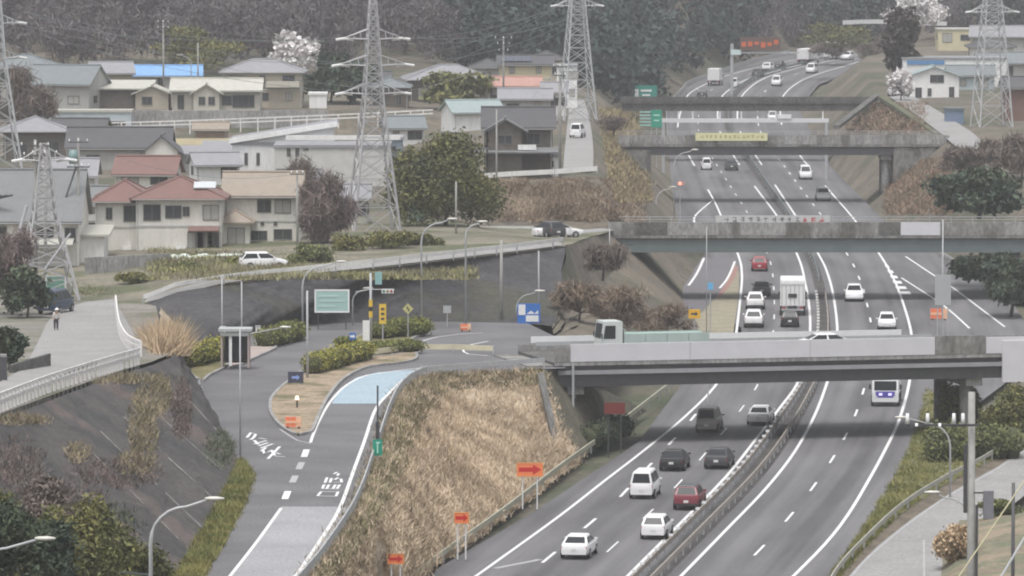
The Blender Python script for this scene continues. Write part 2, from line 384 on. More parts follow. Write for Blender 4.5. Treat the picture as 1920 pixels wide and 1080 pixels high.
patch('side_terrace', [pp([(-3500, 562, 8.0), (-1500, 560, 8.0), (60, 558, 8.03)]), [Vector((-250, 560, 8.2)), Vector((-140, 560, 8.2)), pp([(120, 520, 8.28)])[0]], [Vector((-250, 613.5, 8.5)), Vector((-140, 613.5, 8.5)), Vector((-69, 613.5, 8.48))]], tm, 30, 4, .05, 32)
patch('right_slope', [[Vector((x, 575, -.4)) for x in (53, 70, 120, 280)], [Vector((x, 613, z)) for x, z in ((51.5, -.2), (56, 6.5), (90, 7), (280, 8))]], TERR, 30, 6, .1, 33)
patch('upper_terrace', [front, mid, back], M2('upper_terrace_ground', (.14, .13, .1), (.22, .2, .15), .15, .95, .4, .6, .3, fine=2, c3=(.09, .1, .05), s3=.1), 60, 6, .05, 9)
lu1 = pp([(268, 568, 8.1), (420, 530, 9.6), (560, 515, 9.92), (700, 501, 10.3), (850, 484, 10.5), (1000, 467, 10.6), (1060, 459, 10.5)])
lu2 = [p + Vector((-.8, 5.2, .02)) for p in lu1]
patch('upper_road', [lu1, lu2], ASPH3, 40, 2)
# road from the upper road to the second bridge
patch('bridge_approach', [pp([(905, 470, 10.25), (980, 452, 9.75), (1060, 440, 8.2), (1150, 432, 7.15)]), pp([(905, 447, 9.2), (985, 441, 8.6), (1060, 433, 7.9), (1150, 426, 7.1)])], ASPH3, 20, 3)
# --- plaza and ramp, all at deck height
PZ = 6.0
plaza = pp([(225, 1250), (300, 1080), (380, 960), (440, 870), (400, 790), (340, 690), (360, 660), (440, 628), (560, 606), (700, 602), (850, 601), (985, 604), (1060, 640), (1060, 690), (1010, 693),
            (850, 699), (790, 703), (757, 725), (735, 765), (706, 850), (668, 950), (610, 1040), (575, 1085), (480, 1250)], PZ)
mb = MB(); n = len(plaza); mb.add([(p.x, p.y, PZ) for p in plaza], [tuple(range(n))])
plz = structure('plaza_road', mb, ASPH2)
def mark(name, pts, w, parent, mat=PAINT, z=PZ, dz=.012, sm=True):
    q = [P(p[0], p[1], z) for p in pts]
    if sm and len(q) > 2: q = smooth(q, 2.0)
    return link(name, MB().ribbon(q, w, dz), mat, parent)
def area(name, pts, mat, parent, z=PZ, dz=.006):
    q = pp(pts, z); return link(name, MB().add([(p.x, p.y, z + dz) for p in q], [tuple(range(len(q)))]), mat, parent)
area('concrete_surface', [(400, 1120), (430, 1082), (527, 950), (668, 950), (610, 1040), (575, 1085), (550, 1120)], RAMPC, plz)
area('blue_surface', [(622, 757), (640, 728), (668, 708), (710, 698), (760, 695), (800, 693), (768, 705), (737, 728), (712, 757)], BLUEP, plz, dz=.008)
mark('edge_line', [(405, 1115), (430, 1082), (480, 1018), (527, 953)], .2, plz)
for a, b in (((534, 936), (540, 921)), ((548, 905), (554, 892)), ((560, 880), (566, 867)), ((570, 857), (575, 843))):
    mark('lane_dash', [a, b], .42, plz, PAINT if a[0] in (534, 570) else PAINTW)
mark('edge_line', [(582, 830), (590, 808), (603, 780), (622, 750), (650, 722), (690, 703), (740, 696), (800, 689)], .2, plz)
mark('edge_line', [(520, 1120), (556, 1078), (596, 1020), (635, 957), (664, 880), (684, 825), (704, 768), (730, 737), (763, 708), (812, 690)], .22, plz)
mark('edge_line', [(780, 643), (820, 632), (860, 627), (905, 624)], .16, plz)
mark('edge_line', [(915, 640), (885, 646), (868, 655), (878, 664), (915, 667)], .18, plz)
mark('stop_line', [(525, 805), (558, 826), (583, 832)], .15, plz, PAINTW)
def strokes(name, ss, w, f, ox, oy, parent):
    mb = MB()
    for i, s in enumerate(ss):
        mb.ribbon([P(ox + x / f, oy + y / f, PZ) for x, y in s], w, .014 + .0012 * (i % 5))
    return link(name, mb, PAINT, parent)
strokes('road_lettering', [[(660, 574), (776, 577)], [(660, 574), (682, 547)], [(682, 547), (787, 548)], [(776, 577), (790, 547)], [(690, 528), (702, 503)], [(718, 528), (732, 503)], [(757, 528), (773, 503)],
   [(784, 528), (800, 503)], [(690, 529), (796, 531)], [(706, 492), (720, 458)], [(738, 490), (748, 462)], [(762, 488), (812, 488)], [(812, 488), (808, 466)], [(768, 472), (790, 458)], [(762, 436), (784, 424)], [(786, 446), (794, 432)]], .17, 3.375, 400, 760, plz)
strokes('road_lettering', [[(212, 205), (240, 172), (268, 184), (254, 206), (236, 218)], [(258, 222), (284, 248)], [(290, 208), (334, 214)], [(258, 246), (338, 224)], [(286, 258), (345, 238)], [(298, 272), (378, 244)], [(302, 290), (334, 268)],
   [(312, 284), (326, 308), (358, 290)], [(345, 340), (420, 262)], [(368, 284), (388, 318)], [(384, 322), (455, 326)], [(398, 302), (424, 310)]], .2, 3.375, 400, 760, plz)
# islands of the plaza with kerbs
def island(name, pts, mat, h=.14, z=PZ):
    q = smooth(pp(pts + [pts[0]], z), 1.2)[:-1]
    mb = MB().prism([(p.x, p.y) for p in q], z - .2, z + h)
    o = structure(name, mb, mat)
    ring = q + [q[0], q[1]]
    link('kerb', MB().beam(ring[:-1], .22, .2, h - .06), CONC2, o)
    return o
SAND = M2('sandy_island', (.26, .2, .14), (.34, .27, .19), .5, .95, .4, .6, .3, fine=4, c3=(.14, .13, .07), s3=.3)
isl = island('traffic_island', [(520, 735), (508, 752), (509, 778), (530, 803), (560, 818), (583, 812), (598, 780), (616, 745), (645, 712), (690, 690), (740, 684), (778, 676), (776, 662), (735, 668), (690, 672), (640, 684), (585, 700), (545, 715)], SAND)
island('hedge_island', [(560, 702), (600, 672), (650, 645), (700, 622), (745, 608), (800, 604), (800, 622), (770, 640), (775, 655), (735, 662), (690, 668), (640, 680), (590, 696)], VERGE, .15)
island('booth_pavement', [(428, 692), (432, 668), (455, 655), (505, 648), (517, 654), (480, 672), (450, 686)], M2('pinkish_paving', (.33, .27, .25), (.4, .34, .31), .8, .9, .4, .6, .1), .14)
island('planted_corner', [(340, 688), (345, 664), (380, 648), (425, 645), (428, 668), (425, 688), (392, 706), (375, 716)], VERGE, .16)
# dry grass bank between ramp and expressway
b_top = pp([(480, 1245), (578, 1086), (612, 1041), (672, 951), (709, 851), (737, 766), (758, 726), (791, 704), (850, 700), (930, 696), (1012, 694)], 5.99)
b_bot = pp([(520, 1250), (775, 1090), (850, 1035), (950, 965), (1010, 920), (1055, 888), (1062, 880), (1066, 876), (1070, 872), (1074, 870), (1080, 866)], -.05)
BK = patch('grass_bank', [b_top, b_bot], DRY, 80, 16, .22, 12)
patch('abutment_bank', [pp([(1012, 694, 5.98), (1030, 694, 5.9), (1050, 694, 5.5)]), pp([(1080, 866, -.05), (1130, 830, -.05), (1215, 770, -.05)])], M2('shaded_weeds', (.09, .085, .06), (.14, .125, .09), .4, .95, .4, .6, .4, fine=3), 14, 8, .15, 13)
# brushy bank behind bridge one, up to the cut
patch('brush_bank', [pp([(1035, 612, 5.9), (1040, 640, 5.9), (1060, 665, 5.9)]), pp([(1062, 462, 10.4), (1110, 540, 6), (1130, 640, 5)]), pp([(1145, 430, 7), (1180, 560, 2), (1200, 640, 2.0)]), pp([(1345, 455, -.2), (1318, 484, -.1), (1300, 512, -.06), (1270, 552, -.03), (1238, 590, .02), (1216, 640, .8)])], TERR, 20, 6, .25, 14)

patch('exit_bank', [[Vector((9.7 + 7.9 * t, 613, 7 - 7.3 * t)) for t in (0, .5, 1)], [Vector((8.8 + 9.4 * t, 585, 6.0 - 6.25 * t)) for t in (0, .5, 1)], [Vector((8.0 + 9.5 * t, 556, 4.5 - 4.7 * t)) for t in (0, .5, 1)]], TERR, 10, 5, .08, 18)
# ------------------------------------------------------------------ expressway
LL = [(897, 1077), (1043, 972), (1133, 902), (1207, 845), (1280, 785), (1340, 725), (1371, 670), (1380, 627), (1389, 550), (1391, 514), (1384, 478), (1353, 407), (1337, 373), (1300, 307), (1273, 257), (1271, 235), (1277, 207), (1283, 190), (1297, 172), (1340, 150), (1390, 134), (1440, 122), (1500, 111), (1570, 101), (1640, 94)]
LR = [(1180, 1077), (1272, 985), (1362, 893), (1424, 815), (1462, 765), (1494, 721), (1512, 670), (1519, 619), (1517, 572), (1510, 532), (1497, 483), (1460, 410), (1423, 360), (1385, 307), (1350, 247), (1346, 225), (1346, 207), (1350, 187), (1365, 170), (1398, 150), (1440, 137), (1490, 124), (1550, 111), (1605, 102), (1650, 97)]
RL = [(1280, 1077), (1363, 992), (1437, 915), (1490, 847), (1527, 780), (1550, 720), (1565, 670), (1570, 619), (1563, 557), (1552, 514), (1537, 481), (1495, 410), (1460, 357), (1427, 307), (1388, 247), (1383, 225), (1383, 207), (1387, 187), (1404, 166), (1433, 147), (1475, 133), (1522, 121), (1580, 109), (1625, 102), (1660, 99)]
RR = [(1490, 1078), (1547, 1020), (1590, 965), (1633, 893), (1663, 837), (1685, 790), (1703, 727), (1710, 670), (1707, 616), (1687, 550), (1674, 520), (1652, 481), (1602, 412), (1560, 363), (1512, 307), (1473, 255), (1465, 230), (1463, 207), (1466, 185), (1480, 167), (1505, 150), (1540, 137), (1580, 125), (1625, 112), (1670, 105)]
# one pixel list entry of each line lies on the same cross-section; carry the near ends on below the frame
def ext(ps):
    a, b = ps[0], ps[1]; return [a + (a - b) * 1.3] + ps
wLL, wLR, wRL, wRR = [smooth(ext([PR(*p) for p in L]), 5.0) for L in (LL, LR, RL, RR)]
def xat(line, Y):
    for a, b in zip(line, line[1:]):
        if a.y <= Y <= b.y or b.y <= Y <= a.y:
            t = (Y - a.y) / (b.y - a.y) if b.y != a.y else 0; return a.x + (b.x - a.x) * t
    return line[0].x if Y < line[0].y else line[-1].x
def tang(line, Y):
    dx = (xat(line, Y + 6) - xat(line, Y - 6)) / 12; return Vector((dx, 1, 0)).normalized()
Yr = [330 + 6 * k for k in range(154)]
left_b = [(330, -3), (375, -5.2), (408, .9), (461, 9.6), (520, 15), (573, 22), (612, 19.0), (650, 19.5), (700, 20.8), (760, 20.4), (800, 21.2), (893, 23.2), (960, 24.6), (1050, 26.6), (1130, 33), (1200, 46), (1250, 58)]
right_b = [(330, 10.5), (375, 20.2), (410, 25.2), (461, 31.5), (520, 43), (573, 49), (612, 50.4), (650, 49.2), (700, 47.8), (750, 46.0), (800, 46.2), (893, 46.6), (960, 48), (1050, 49.7), (1130, 57), (1200, 73), (1250, 85)]
def interp(tab, Y):
    if Y <= tab[0][0]: return tab[0][1]
    for a, b in zip(tab, tab[1:]):
        if Y <= b[0]: return a[1] + (b[1] - a[1]) * (Y - a[0]) / (b[0] - a[0])
    return tab[-1][1]
mb = MB()
for Y in Yr:
    xl, xr = interp(left_b, Y), interp(right_b, Y)
    for k in range(9): mb.v.append((xl + (xr - xl) * k / 8, Y, zr(Y) if Y < 1250 else zr(1250) + (Y - 1250) * .018))
mb.f = [(i * 9 + k, i * 9 + k + 1, (i + 1) * 9 + k + 1, (i + 1) * 9 + k) for i in range(len(Yr) - 1) for k in range(8)]
for v in range(len(mb.v)): pass
def wheel_worn(name, c1, c2):
    m = bpy.data.materials.new(name); m.use_nodes = True; n = m.node_tree.nodes; l = m.node_tree.links; b = n['Principled BSDF']; b.inputs['Roughness'].default_value = .8
    uv = n.new('ShaderNodeUVMap'); outs = []
    for sc, dt in (((.75, .006, 1), 4), ((.28, .035, 1), 5), ((3, 3, 1), 6)):
        mp = n.new('ShaderNodeMapping'); mp.inputs['Scale'].default_value = sc; l.new(uv.outputs[0], mp.inputs[0])
        t = n.new('ShaderNodeTexNoise'); t.inputs['Scale'].default_value = 1; t.inputs['Detail'].default_value = dt; l.new(mp.outputs[0], t.inputs['Vector']); outs.append(t.outputs['Fac'])
    a = n.new('ShaderNodeMath'); a.operation = 'ADD'; l.new(outs[0], a.inputs[0]); l.new(outs[1], a.inputs[1])
    a2 = n.new('ShaderNodeMath'); a2.operation = 'MULTIPLY_ADD'; l.new(outs[2], a2.inputs[0]); a2.inputs[1].default_value = .5; l.new(a.outputs[0], a2.inputs[2])
    mr = n.new('ShaderNodeMapRange'); mr.inputs['From Min'].default_value = 1.0; mr.inputs['From Max'].default_value = 1.5; l.new(a2.outputs[0], mr.inputs['Value'])
    mx = n.new('ShaderNodeMix'); mx.data_type = 'RGBA'; mx.inputs['A'].default_value = (*c1, 1); mx.inputs['B'].default_value = (*c2, 1); l.new(mr.outputs[0], mx.inputs['Factor']); l.new(mx.outputs['Result'], b.inputs['Base Color'])
    return m
EXP = structure('expressway', mb, wheel_worn('worn_asphalt', (.078, .076, .08), (.166, .163, .169)), smooth=True)
uvl = EXP.data.uv_layers.new(name='UVMap')
for lp in EXP.data.loops:
    co = EXP.data.vertices[lp.vertex_index].co; uvl.data[lp.index].uv = (co.x - xat(wRL, co.y), co.y)
for L in (wLL, wLR, wRL, wRR): link('edge_line', MB().ribbon(L, .24, .012), PAINT, EXP)
def between(A, B, t):
    out = []; Y = 335.0
    while Y < 1240:
        xa, xb = xat(A, Y), xat(B, Y); out.append(Vector((xa + (xb - xa) * t, Y, zr(Y)))); Y += 2.0
    return out
def dashes(line, phase, parent, w=.18, on=8.0, per=20.0):
    L = 0; nxt = phase; cur = []
    for a, b in zip(line, line[1:]):
        L += (b - a).length
        k = (L - phase) % per
        if k < on: cur.append(b)
        elif len(cur) > 1:
            link('lane_dash', MB().ribbon(cur, w, .012), PAINT, parent); cur = []
        else: cur = []
def lane(A, B, tab, y0, y1):
    out = []; Y = y0
    while Y < y1:
        xa, xb = xat(A, Y), xat(B, Y); out.append(Vector((xa + (xb - xa) * interp(tab, Y), Y, zr(Y)))); Y += 2.0
    return out
dashes(lane(wLL, wLR, [(375, .33), (419, .3), (474, .13), (495, .06)], 335, 490), 5, EXP, .22)
dashes(lane(wLL, wLR, [(375, .69), (419, .67), (480, .58), (520, .5)], 335, 1240), 12, EXP, .13)
dashes(between(wRL, wRR, .47), 9, EXP)
# extra left lane near the camera (diverge marks), right-hand joining lanes, exit lane
for pts in ([(928, 1066), (1000, 1052), (1012, 1049)], ):
    link('arrow_mark', MB().ribbon(pp(pts, 0), .45, .016), PAINTW, EXP)
for L, w in (([(1698, 481), (1752, 517), (1783, 537), (1835, 576), (1884, 613)], .22), ([(1690, 521), (1752, 561), (1785, 586), (1818, 616)], .22), ([(1320, 484), (1304, 517), (1275, 554), (1242, 581)], .28), ([(1378, 490), (1362, 525), (1333, 557)], .25),
             ([(1337, 375), (1305, 403), (1302, 420)], .25)):
    link('edge_line', MB().ribbon(smooth(pp(L, 0), 3), w, .016), PAINT, EXP)
for i in range(7):
    a = (1655 + i * 6.5, 487 + i * 10); link('merge_dash', MB().ribbon(pp([a, (a[0] + 3.6, a[1] + 5.0)], 0), .22 + .17 * i, .019), PAINT, EXP)
for t in ((1040, 1077, 1130, 1030),): pass
# gore of the exit
link('gore_surface', MB().add([P(x, y, .008) for x, y in ((1379, 494), (1366, 522), (1338, 556), (1300, 590), (1290, 625), (1375, 625), (1384, 560), (1386, 514))], [tuple(range(8))]), M2('sandy_gore', (.24, .22, .16), (.3, .27, .2), .4, .9), EXP)
link('red_strip', MB().ribbon(smooth(pp([(1381, 500), (1370, 526), (1346, 558)], 0), 3), .5, .02), M('faded_red_surface', (.3, .16, .14), .8, .15, 2), EXP)
# median strip
med = [(a + b) / 2 for a, b in zip(resample(wLR, 120), resample(wRL, 120))]
medY = [335 + 6 * k for k in range(150)]
mb = MB()
for Y in medY:
    a, b = xat(wLR, Y), xat(wRL, Y); mb.v += [(a + (b - a) * .34, Y, zr(Y) + .008), (a + (b - a) * .74, Y, zr(Y) + .008)]
mb.f = [(2 * i, 2 * i + 1, 2 * i + 3, 2 * i + 2) for i in range(len(medY) - 1)]
structure('median_strip', mb, M2('median_dirt', (.055, .052, .05), (.085, .08, .075), .3, .95))
# green verge right of the carriageway, frontage road
GRASS = M2('mown_verge', (.11, .115, .05), (.17, .16, .075), .3, .95, .4, .6, .4, fine=3)
v_l = pp([(1520, 1150), (1560, 1080), (1625, 985), (1672, 905), (1705, 840), (1722, 790), (1738, 730)], .03)
v_r = pp([(1530, 1150), (1572, 1080), (1620, 1027), (1690, 962), (1770, 910), (1860, 862), (1935, 800)], .25)
VR = patch('roadside_verge', [v_l, v_r], GRASS, 30, 6, .08, 15)
f_l = pp([(1555, 1150), (1590, 1080), (1640, 1028), (1706, 975), (1780, 925), (1870, 875), (1950, 820)], .1)
f_r = pp([(1800, 1150), (1810, 1080), (1830, 1030), (1860, 985), (1900, 945), (1960, 900), (2020, 850)], .1)
patch('gutter_ground', [[p + Vector((0, 0, -.02)) for p in v_r], f_l], M2('gutter_earth', (.1, .085, .06), (.16, .13, .1), .5, .95), 20, 3)
FR = structure('frontage_road', MB().add([p for p in f_l] + [p for p in reversed(f_r)], [tuple(range(14))]), ASPH3)
link('edge_line', MB().ribbon(smooth([p + Vector((.25, 0, 0)) for p in f_l], 2), .16, .015), PAINTW, FR)
link('edge_line', MB().ribbon(pp([(1731, 1150), (1733, 1080), (1732, 1012)], .1), .12, .015), PAINTW, FR)
# bank on far side of frontage road (bottom right)
patch('corner_bank', [pp([(1755, 1150), (1765, 1080), (1770, 1020), (1800, 975)], .12), pp([(1830, 1150), (1840, 1080), (1850, 1010), (1900, 965)], 1.5), pp([(1990, 1150), (1990, 1080), (1990, 1000), (1990, 950)], 2.0)], M2('mixed_bank', (.2, .165, .12), (.15, .155, .1), .35, .95, .4, .6, .5, fine=3, c3=(.26, .21, .15), s3=.25), 16, 5, .15, 16)
# exit ramp climbing to the plaza
patch('exit_ramp', [pp([(1312, 484, 0.004), (1296, 517, 0.004), (1266, 556, .03), (1232, 590, .1)]), pp([(1384, 484, 0.004), (1366, 525, 0.004), (1340, 560, .03), (1300, 600, .1)])], ASPH, 14, 3)
# narrow road climbing on the left of the expressway and lane on the right
hill_l = [PT(1056, 322), PT(1058, 290), PT(1062, 255), PT(1066, 215), PT(1068, 190)]
hill_r = [PT(1112, 322), PT(1113, 290), PT(1110, 255), PT(1103, 215), PT(1095, 190)]
for L in (hill_l, hill_r):
    for p in L: p.z += .25
patch('hill_road', [hill_l, hill_r], ASPH3, 14, 4)
rl1 = [PT(*p) + Vector((0, 0, .25)) for p in ((1668, 185), (1720, 220), (1765, 255), (1810, 295))]
rl2 = [PT(*p) + Vector((0, 0, .25)) for p in ((1705, 180), (1760, 212), (1820, 250), (1880, 300))]
patch('right_lane_road', [rl1, rl2], ASPH3, 14, 4)
# ------------------------------------------------------------------ bridges
def bridge(label, A, B, width, deck, gdepth, ph, mats, piers, panels, name='overpass_bridge', far_rail=True, fascia=True):
    """A,B world points of the near edge; local x along, y away from the camera"""
    A = Vector(A); B = Vector(B); L = (B - A).length; yaw = math.atan2(B.y - A.y, B.x - A.x)
    t = thing(name, label, 'bridge', (A.x, A.y, 0), yaw)
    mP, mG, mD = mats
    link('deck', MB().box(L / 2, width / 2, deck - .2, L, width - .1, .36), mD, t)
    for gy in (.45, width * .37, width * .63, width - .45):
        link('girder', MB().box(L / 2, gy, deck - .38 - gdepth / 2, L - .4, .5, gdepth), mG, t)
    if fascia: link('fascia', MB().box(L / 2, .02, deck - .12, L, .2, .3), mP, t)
    for (a, b, m, hh) in panels:
        link('parapet_panel', MB().box((a + b) / 2, .0, deck + .035 + hh / 2, b - a - .03, .22, hh), m, t)
    link('far_parapet', MB().box(L / 2, width - .1, deck + ph / 2, L, .2, ph), mP, t)
    for (x, yw, m) in piers:
        for py in (width * .22, width * .78):
            link('pier', MB().tube([(x, py, -.6), (x, py, deck - .3 - gdepth)], .55, 12), m, t, True)
        link('pier_cap', MB().box(x, width / 2, deck - .38 - gdepth - .32, 1.3, width - 1.2, .62), m, t)
    return t, L
YB1 = 461
A1 = D(1040, 700, 458); B1 = D(2210, 680.5, 470)
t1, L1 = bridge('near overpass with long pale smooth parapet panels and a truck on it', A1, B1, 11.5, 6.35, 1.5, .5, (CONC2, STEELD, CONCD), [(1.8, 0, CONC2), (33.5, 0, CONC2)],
    [(0, 1.2, CONC, 1.15), (1.2, 10.6, PANEL, 1.32), (10.6, 20.1, PANEL, 1.32), (20.1, 30.1, PANEL, 1.32), (30.1, 34.2, CONC, 1.42), (34.2, 39.2, PANEL, 1.25), (39.2, 47.0, CONC2, 1.2)])
link('lower_flange', MB().box(L1 / 2, .1, 5.55, L1 - .5, .46, .3), M('flange_steel', (.3, .3, .32), .6, .1, 1), t1)
link('far_panel', MB().box(16, 11.36, 7.2, 30, .1, .5), WHITE, t1)
link('guide_rail', MB().box(17, 9.8, 7.0, 32, .08, .3), STEELL, t1)
link('abutment', MB().box(-.8, 5.8, 2.9, 2.4, 11, 6.4), CONC, t1)
wv = [P(1008, 700, 6.15), P(1020, 698, 6.15), P(1056, 862, .1), P(1046, 866, .1)]
setp(link('wing_wall', MB().add([tuple(v) for v in wv] + [(v.x, v.y + .6, v.z - .5) for v in wv], [(0, 3, 2, 1), (4, 5, 6, 7), (0, 1, 5, 4), (1, 2, 6, 5), (2, 3, 7, 6), (3, 0, 4, 7)]), CONC), 'thin sloping concrete wing wall at the left end of the near overpass', 'wall')
link('drain_pipe', MB().tube([(1.35, -.35, 6.3), (1.35, -.35, .2)], .1, 8), STEELL, t1)
link('abutment', MB().box(L1 + .9, 5.8, 2.9, 2.4, 11, 6.4), CONC, t1)
c1 = Vector((B1.x + 1, B1.y, 0)); patch('right_embankment', [[c1 + Vector((x, y, z)) for x, y, z in ((-6, -9, -.4), (10, -14, -.4), (40, -16, -.4), (90, -16, -.4))], [c1 + Vector((x, y, z)) for x, y, z in ((1.5, -.5, 5.9), (10, -1, 6), (40, -1, 6), (90, -1, 6))], [c1 + Vector((x, y, z)) for x, y, z in ((1.5, 12.5, 5.9), (10, 13, 6), (40, 14, 6), (90, 16, 6))], [c1 + Vector((x, y, z)) for x, y, z in ((-6, 22, -.4), (10, 27, -.4), (40, 29, -.4), (90, 30, -.4))]], TERR, 30, 5, .1, 31)
link('wing_panel', MB().box(37.6, -.16, 5.75, 4.2, .2, 3.2), PANEL, t1)
YB2 = 612
A2 = D(1140, 440, 612); B2 = D(2050, 440, 612)
zdk2 = 6.6
pan2 = []
x = 0
seq = [2.6, 3.4, 5.2, 2.1, 4.6, 6.0, 3.4, 2.2, 4.0, 6.5, 3.0, 4.5]
for i, w in enumerate(seq):
    pan2.append((x, x + w, [CONC, CONCD, CONC2, CONC, CONC2, CONC][i % 6] if i not in (8,) else PANEL, 1.3)); x += w
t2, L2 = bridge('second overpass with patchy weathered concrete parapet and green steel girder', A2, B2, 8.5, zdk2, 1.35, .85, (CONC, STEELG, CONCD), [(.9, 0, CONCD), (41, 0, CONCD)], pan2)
link('abutment', MB().box(-1.2, 4.2, 3, 2.2, 8.4, 7.4), CONC, t2)
def railing(t, L, y, z0, h, mat, step=2.2, n0='hand_rail'):
    link(n0, MB().box(L / 2, y, z0 + h, L, .06, .06), mat, t); link(n0, MB().box(L / 2, y, z0 + h * .5, L, .05, .05), mat, t)
    me = MB().box(0, 0, h / 2, .06, .06, h).mesh('rail_post'); k = 0
    while k < L: o = link('rail_post', me, mat, t); o.location = (k, y, z0); k += step
railing(t2, L2, 8.4, zdk2 + .85, .55, STEELL)
A3 = D(1160, 280, 790); B3 = D(1780, 280, 790)
t3, L3 = bridge('third overpass carrying a yellow banner on its parapet', A3, B3, 8, 7.6, 1.0, .9, (CONC, STEELD, CONCD), [(34.8, 0, CONC2)], [(k * 4.3, (k + 1) * 4.3, (CONC, CONC2)[k % 2], 1.2) for k in range(10)])
link('abutment', MB().box(1.7, 4, 3.3, 4.2, 7.8, 7.2), CONC, t3); link('abutment', MB().box(38.5, 4, 5.0, 5.5, 7.8, 4.4), CONC, t3)
railing(t3, L3, 7.9, 8.5, .5, STEELL)
A4 = D(1165, 195, 900); B4 = D(1650, 195, 900)
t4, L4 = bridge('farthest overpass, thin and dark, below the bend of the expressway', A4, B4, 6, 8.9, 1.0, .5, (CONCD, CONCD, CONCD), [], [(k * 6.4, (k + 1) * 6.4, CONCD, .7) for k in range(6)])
# banners hang on the bridges
def banner(label, x0, y0, x1, y1, Y, col, ink, n, seed, ink2=None):
    a = D(x0, y1, Y); b = D(x1, y0, Y); w = b.x - a.x; h = b.z - a.z
    t = thing('banner', label, 'banner', (a.x, Y, a.z))
    link('cloth', MB().box(w / 2, 0, h / 2, w, .03, h), col, t)
    rg = random.Random(seed); mbs = [MB(), MB()]
    for i in range(n):
        cx = w * (.06 + .9 * (i + .5) / n); m = mbs[1 if ink2 and i > n * .72 else 0]; s = min(h * .32, w / n * .34)
        for k in range(rg.randint(3, 5)):
            if rg.random() < .5: m.box(cx + rg.uniform(-.3, .3) * s, -.021 - .001 * k, h * .5 + rg.uniform(-.8, .8) * s, s * 1.6, .008, s * .26)
            else: m.box(cx + rg.uniform(-.7, .7) * s, -.021 - .001 * k, h * .5 + rg.uniform(-.2, .2) * s, s * .28, .008, s * 1.7)
    link('lettering', mbs[0], ink, t)
    if ink2: link('lettering', mbs[1], ink2, t)
INK = M('dark_ink', (.06, .06, .07), .7, 0); INKR = M('red_ink', (.5, .06, .06), .7, 0)
banner('long white banner with dark and red characters on far parapet of second overpass', 1342, 404, 1556, 419, 620.2, M('banner_white', (.55, .55, .55), .7, .05, 1), M('grey_ink', (.16, .16, .17), .7, 0), 13, 1, INKR)
banner('yellow banner hanging on the third overpass', 1304, 249, 1439, 264, 789.6, M('banner_yellow', (.68, .66, .4), .7, .05, 1), M('olive_ink', (.4, .36, .12), .7, 0), 14, 2)
# sign gantry beyond the third overpass
g = D(1240, 226, 850); g2 = D(1554, 223, 850)
link('abutment_wall', MB().box(3.95, 3.2, 3.3, .5, 7.4, 7.0), CONCD, t3)
for nm, a, b, m in (('dark drainage channel climbing the left edge of the triangular bank', D(1568, 238, 876), D(1644, 180, 893), CONCD), ('dark hedge-like edging down the right side of triangular bank', D(1650, 181, 893), D(1772, 262, 800), M('mossy_edge', (.1, .105, .06), .9, .25, .6))):
    setp(link('drainage_channel', MB().beam([a, b], 1.0, .5, 0), m), nm, 'channel')
tg = thing('sign_gantry', 'long white sign gantry spanning the expressway between two overpasses', 'gantry', (g.x, 850, 0))
Lg = g2.x - g.x
link('beam', MB().box(Lg / 2, 0, g.z, Lg, .5, .55), M('gantry_white', (.68, .68, .7), .4, .05, 1), tg)
for x in (.3, Lg - .3): link('post', MB().tube([(x, 0, -.3), (x, 0, g.z + .2)], .25, 8), STEELL, tg)
for x in (2.4, 4.4, 8.2, 11.2, 16, 22.6): link('bracket', MB().box(x, .05, g.z + .75, .16, .16, 1.0), WHITE, tg)
link('camera_box', MB().box(17.2, -.1, g.z + .55, 1.9, .6, .55), WHITE, tg)

# ------------------------------------------------------------------ street lamps, poles
def lamp(label, hx, hy, bx, Y, zb, arm_drop=.9, r=.085, group=None, col=STEELL, name='street_lamp'):
    hd = D(hx, hy, Y); b = Vector((D(bx, hy, Y).x, Y, zb)); t = thing(name, label, 'street lamp', b, 0, group)
    dx = hd.x - b.x; hz = hd.z - zb; rb = min(abs(dx) * .75, 1.6, hz * .5)
    pts = [(0, 0, 0), (0, 0, hz - rb - .12 * abs(dx))]
    for k in range(1, 7):
        a = k / 6 * math.pi / 2; pts.append((math.copysign(rb * (1 - math.cos(a)), dx), 0, hz - rb - .12 * abs(dx) + rb * math.sin(a)))
    pts.append((dx * .92, 0, hz))
    link('pole', MB().tube(pts, r, 7, r * .6), col, t, True)
    s = math.copysign(1, dx)
    link('lamp_head', MB().loft([[Vector((dx + s * a, w * math.cos(2 * math.pi * k / 8), .03 + h * math.sin(2 * math.pi * k / 8) + hz)) for k in range(8)] for a, w, h in ((-.42, .05, .05), (-.25, .14, .09), (.1, .19, .1), (.38, .12, .06), (.45, .03, .03))]), LAMPG, t, True)
    return t
lamp('street lamp at the bottom of the dark slope, arm bent right over the verge', 402, 936, 282, 268, 6, group=None, r=.1)
lamp('lamp head on a long arm entering at lower left corner', 84, 1011, -60, 252, 8, r=.09)
lamp('lamp standing between the hedge and the cut, third pole from the blue board', 848, 411, 790, 500, 6)
lamp('lamp beside orange barrier with arm reaching right above the upper road', 905, 416, 873, 498, 6)
lamp('low lamp arching above the white guardrail behind the pale green board', 640, 491, 567, 488, 6)
lamp('short lamp just right of the pale green board', 690, 541, 661, 500, 6, r=.07)
lamp('lamp arching over the left side of road under third overpass', 1303, 281, 1264, 742, 0)
lamp('shorter lamp at the brown bank left of the gore line', 1262, 351, 1230, 735, .2)
lamp('lamp above the dark trees on the right, upper of two', 1785, 338, 1846, 690, 7.5)
lamp('lamp above the dark trees at the right edge, lower of two', 1848, 369, 1916, 660, 7.5)
lamp('lamp with long arm over the right edge line beneath the wires', 1690, 783, 1782, 420, .1, r=.07)
lamp('lamp on thin arm in front of the roadside guardrail by the utility pole', 1748, 924, 1826, 330, .3, r=.05)
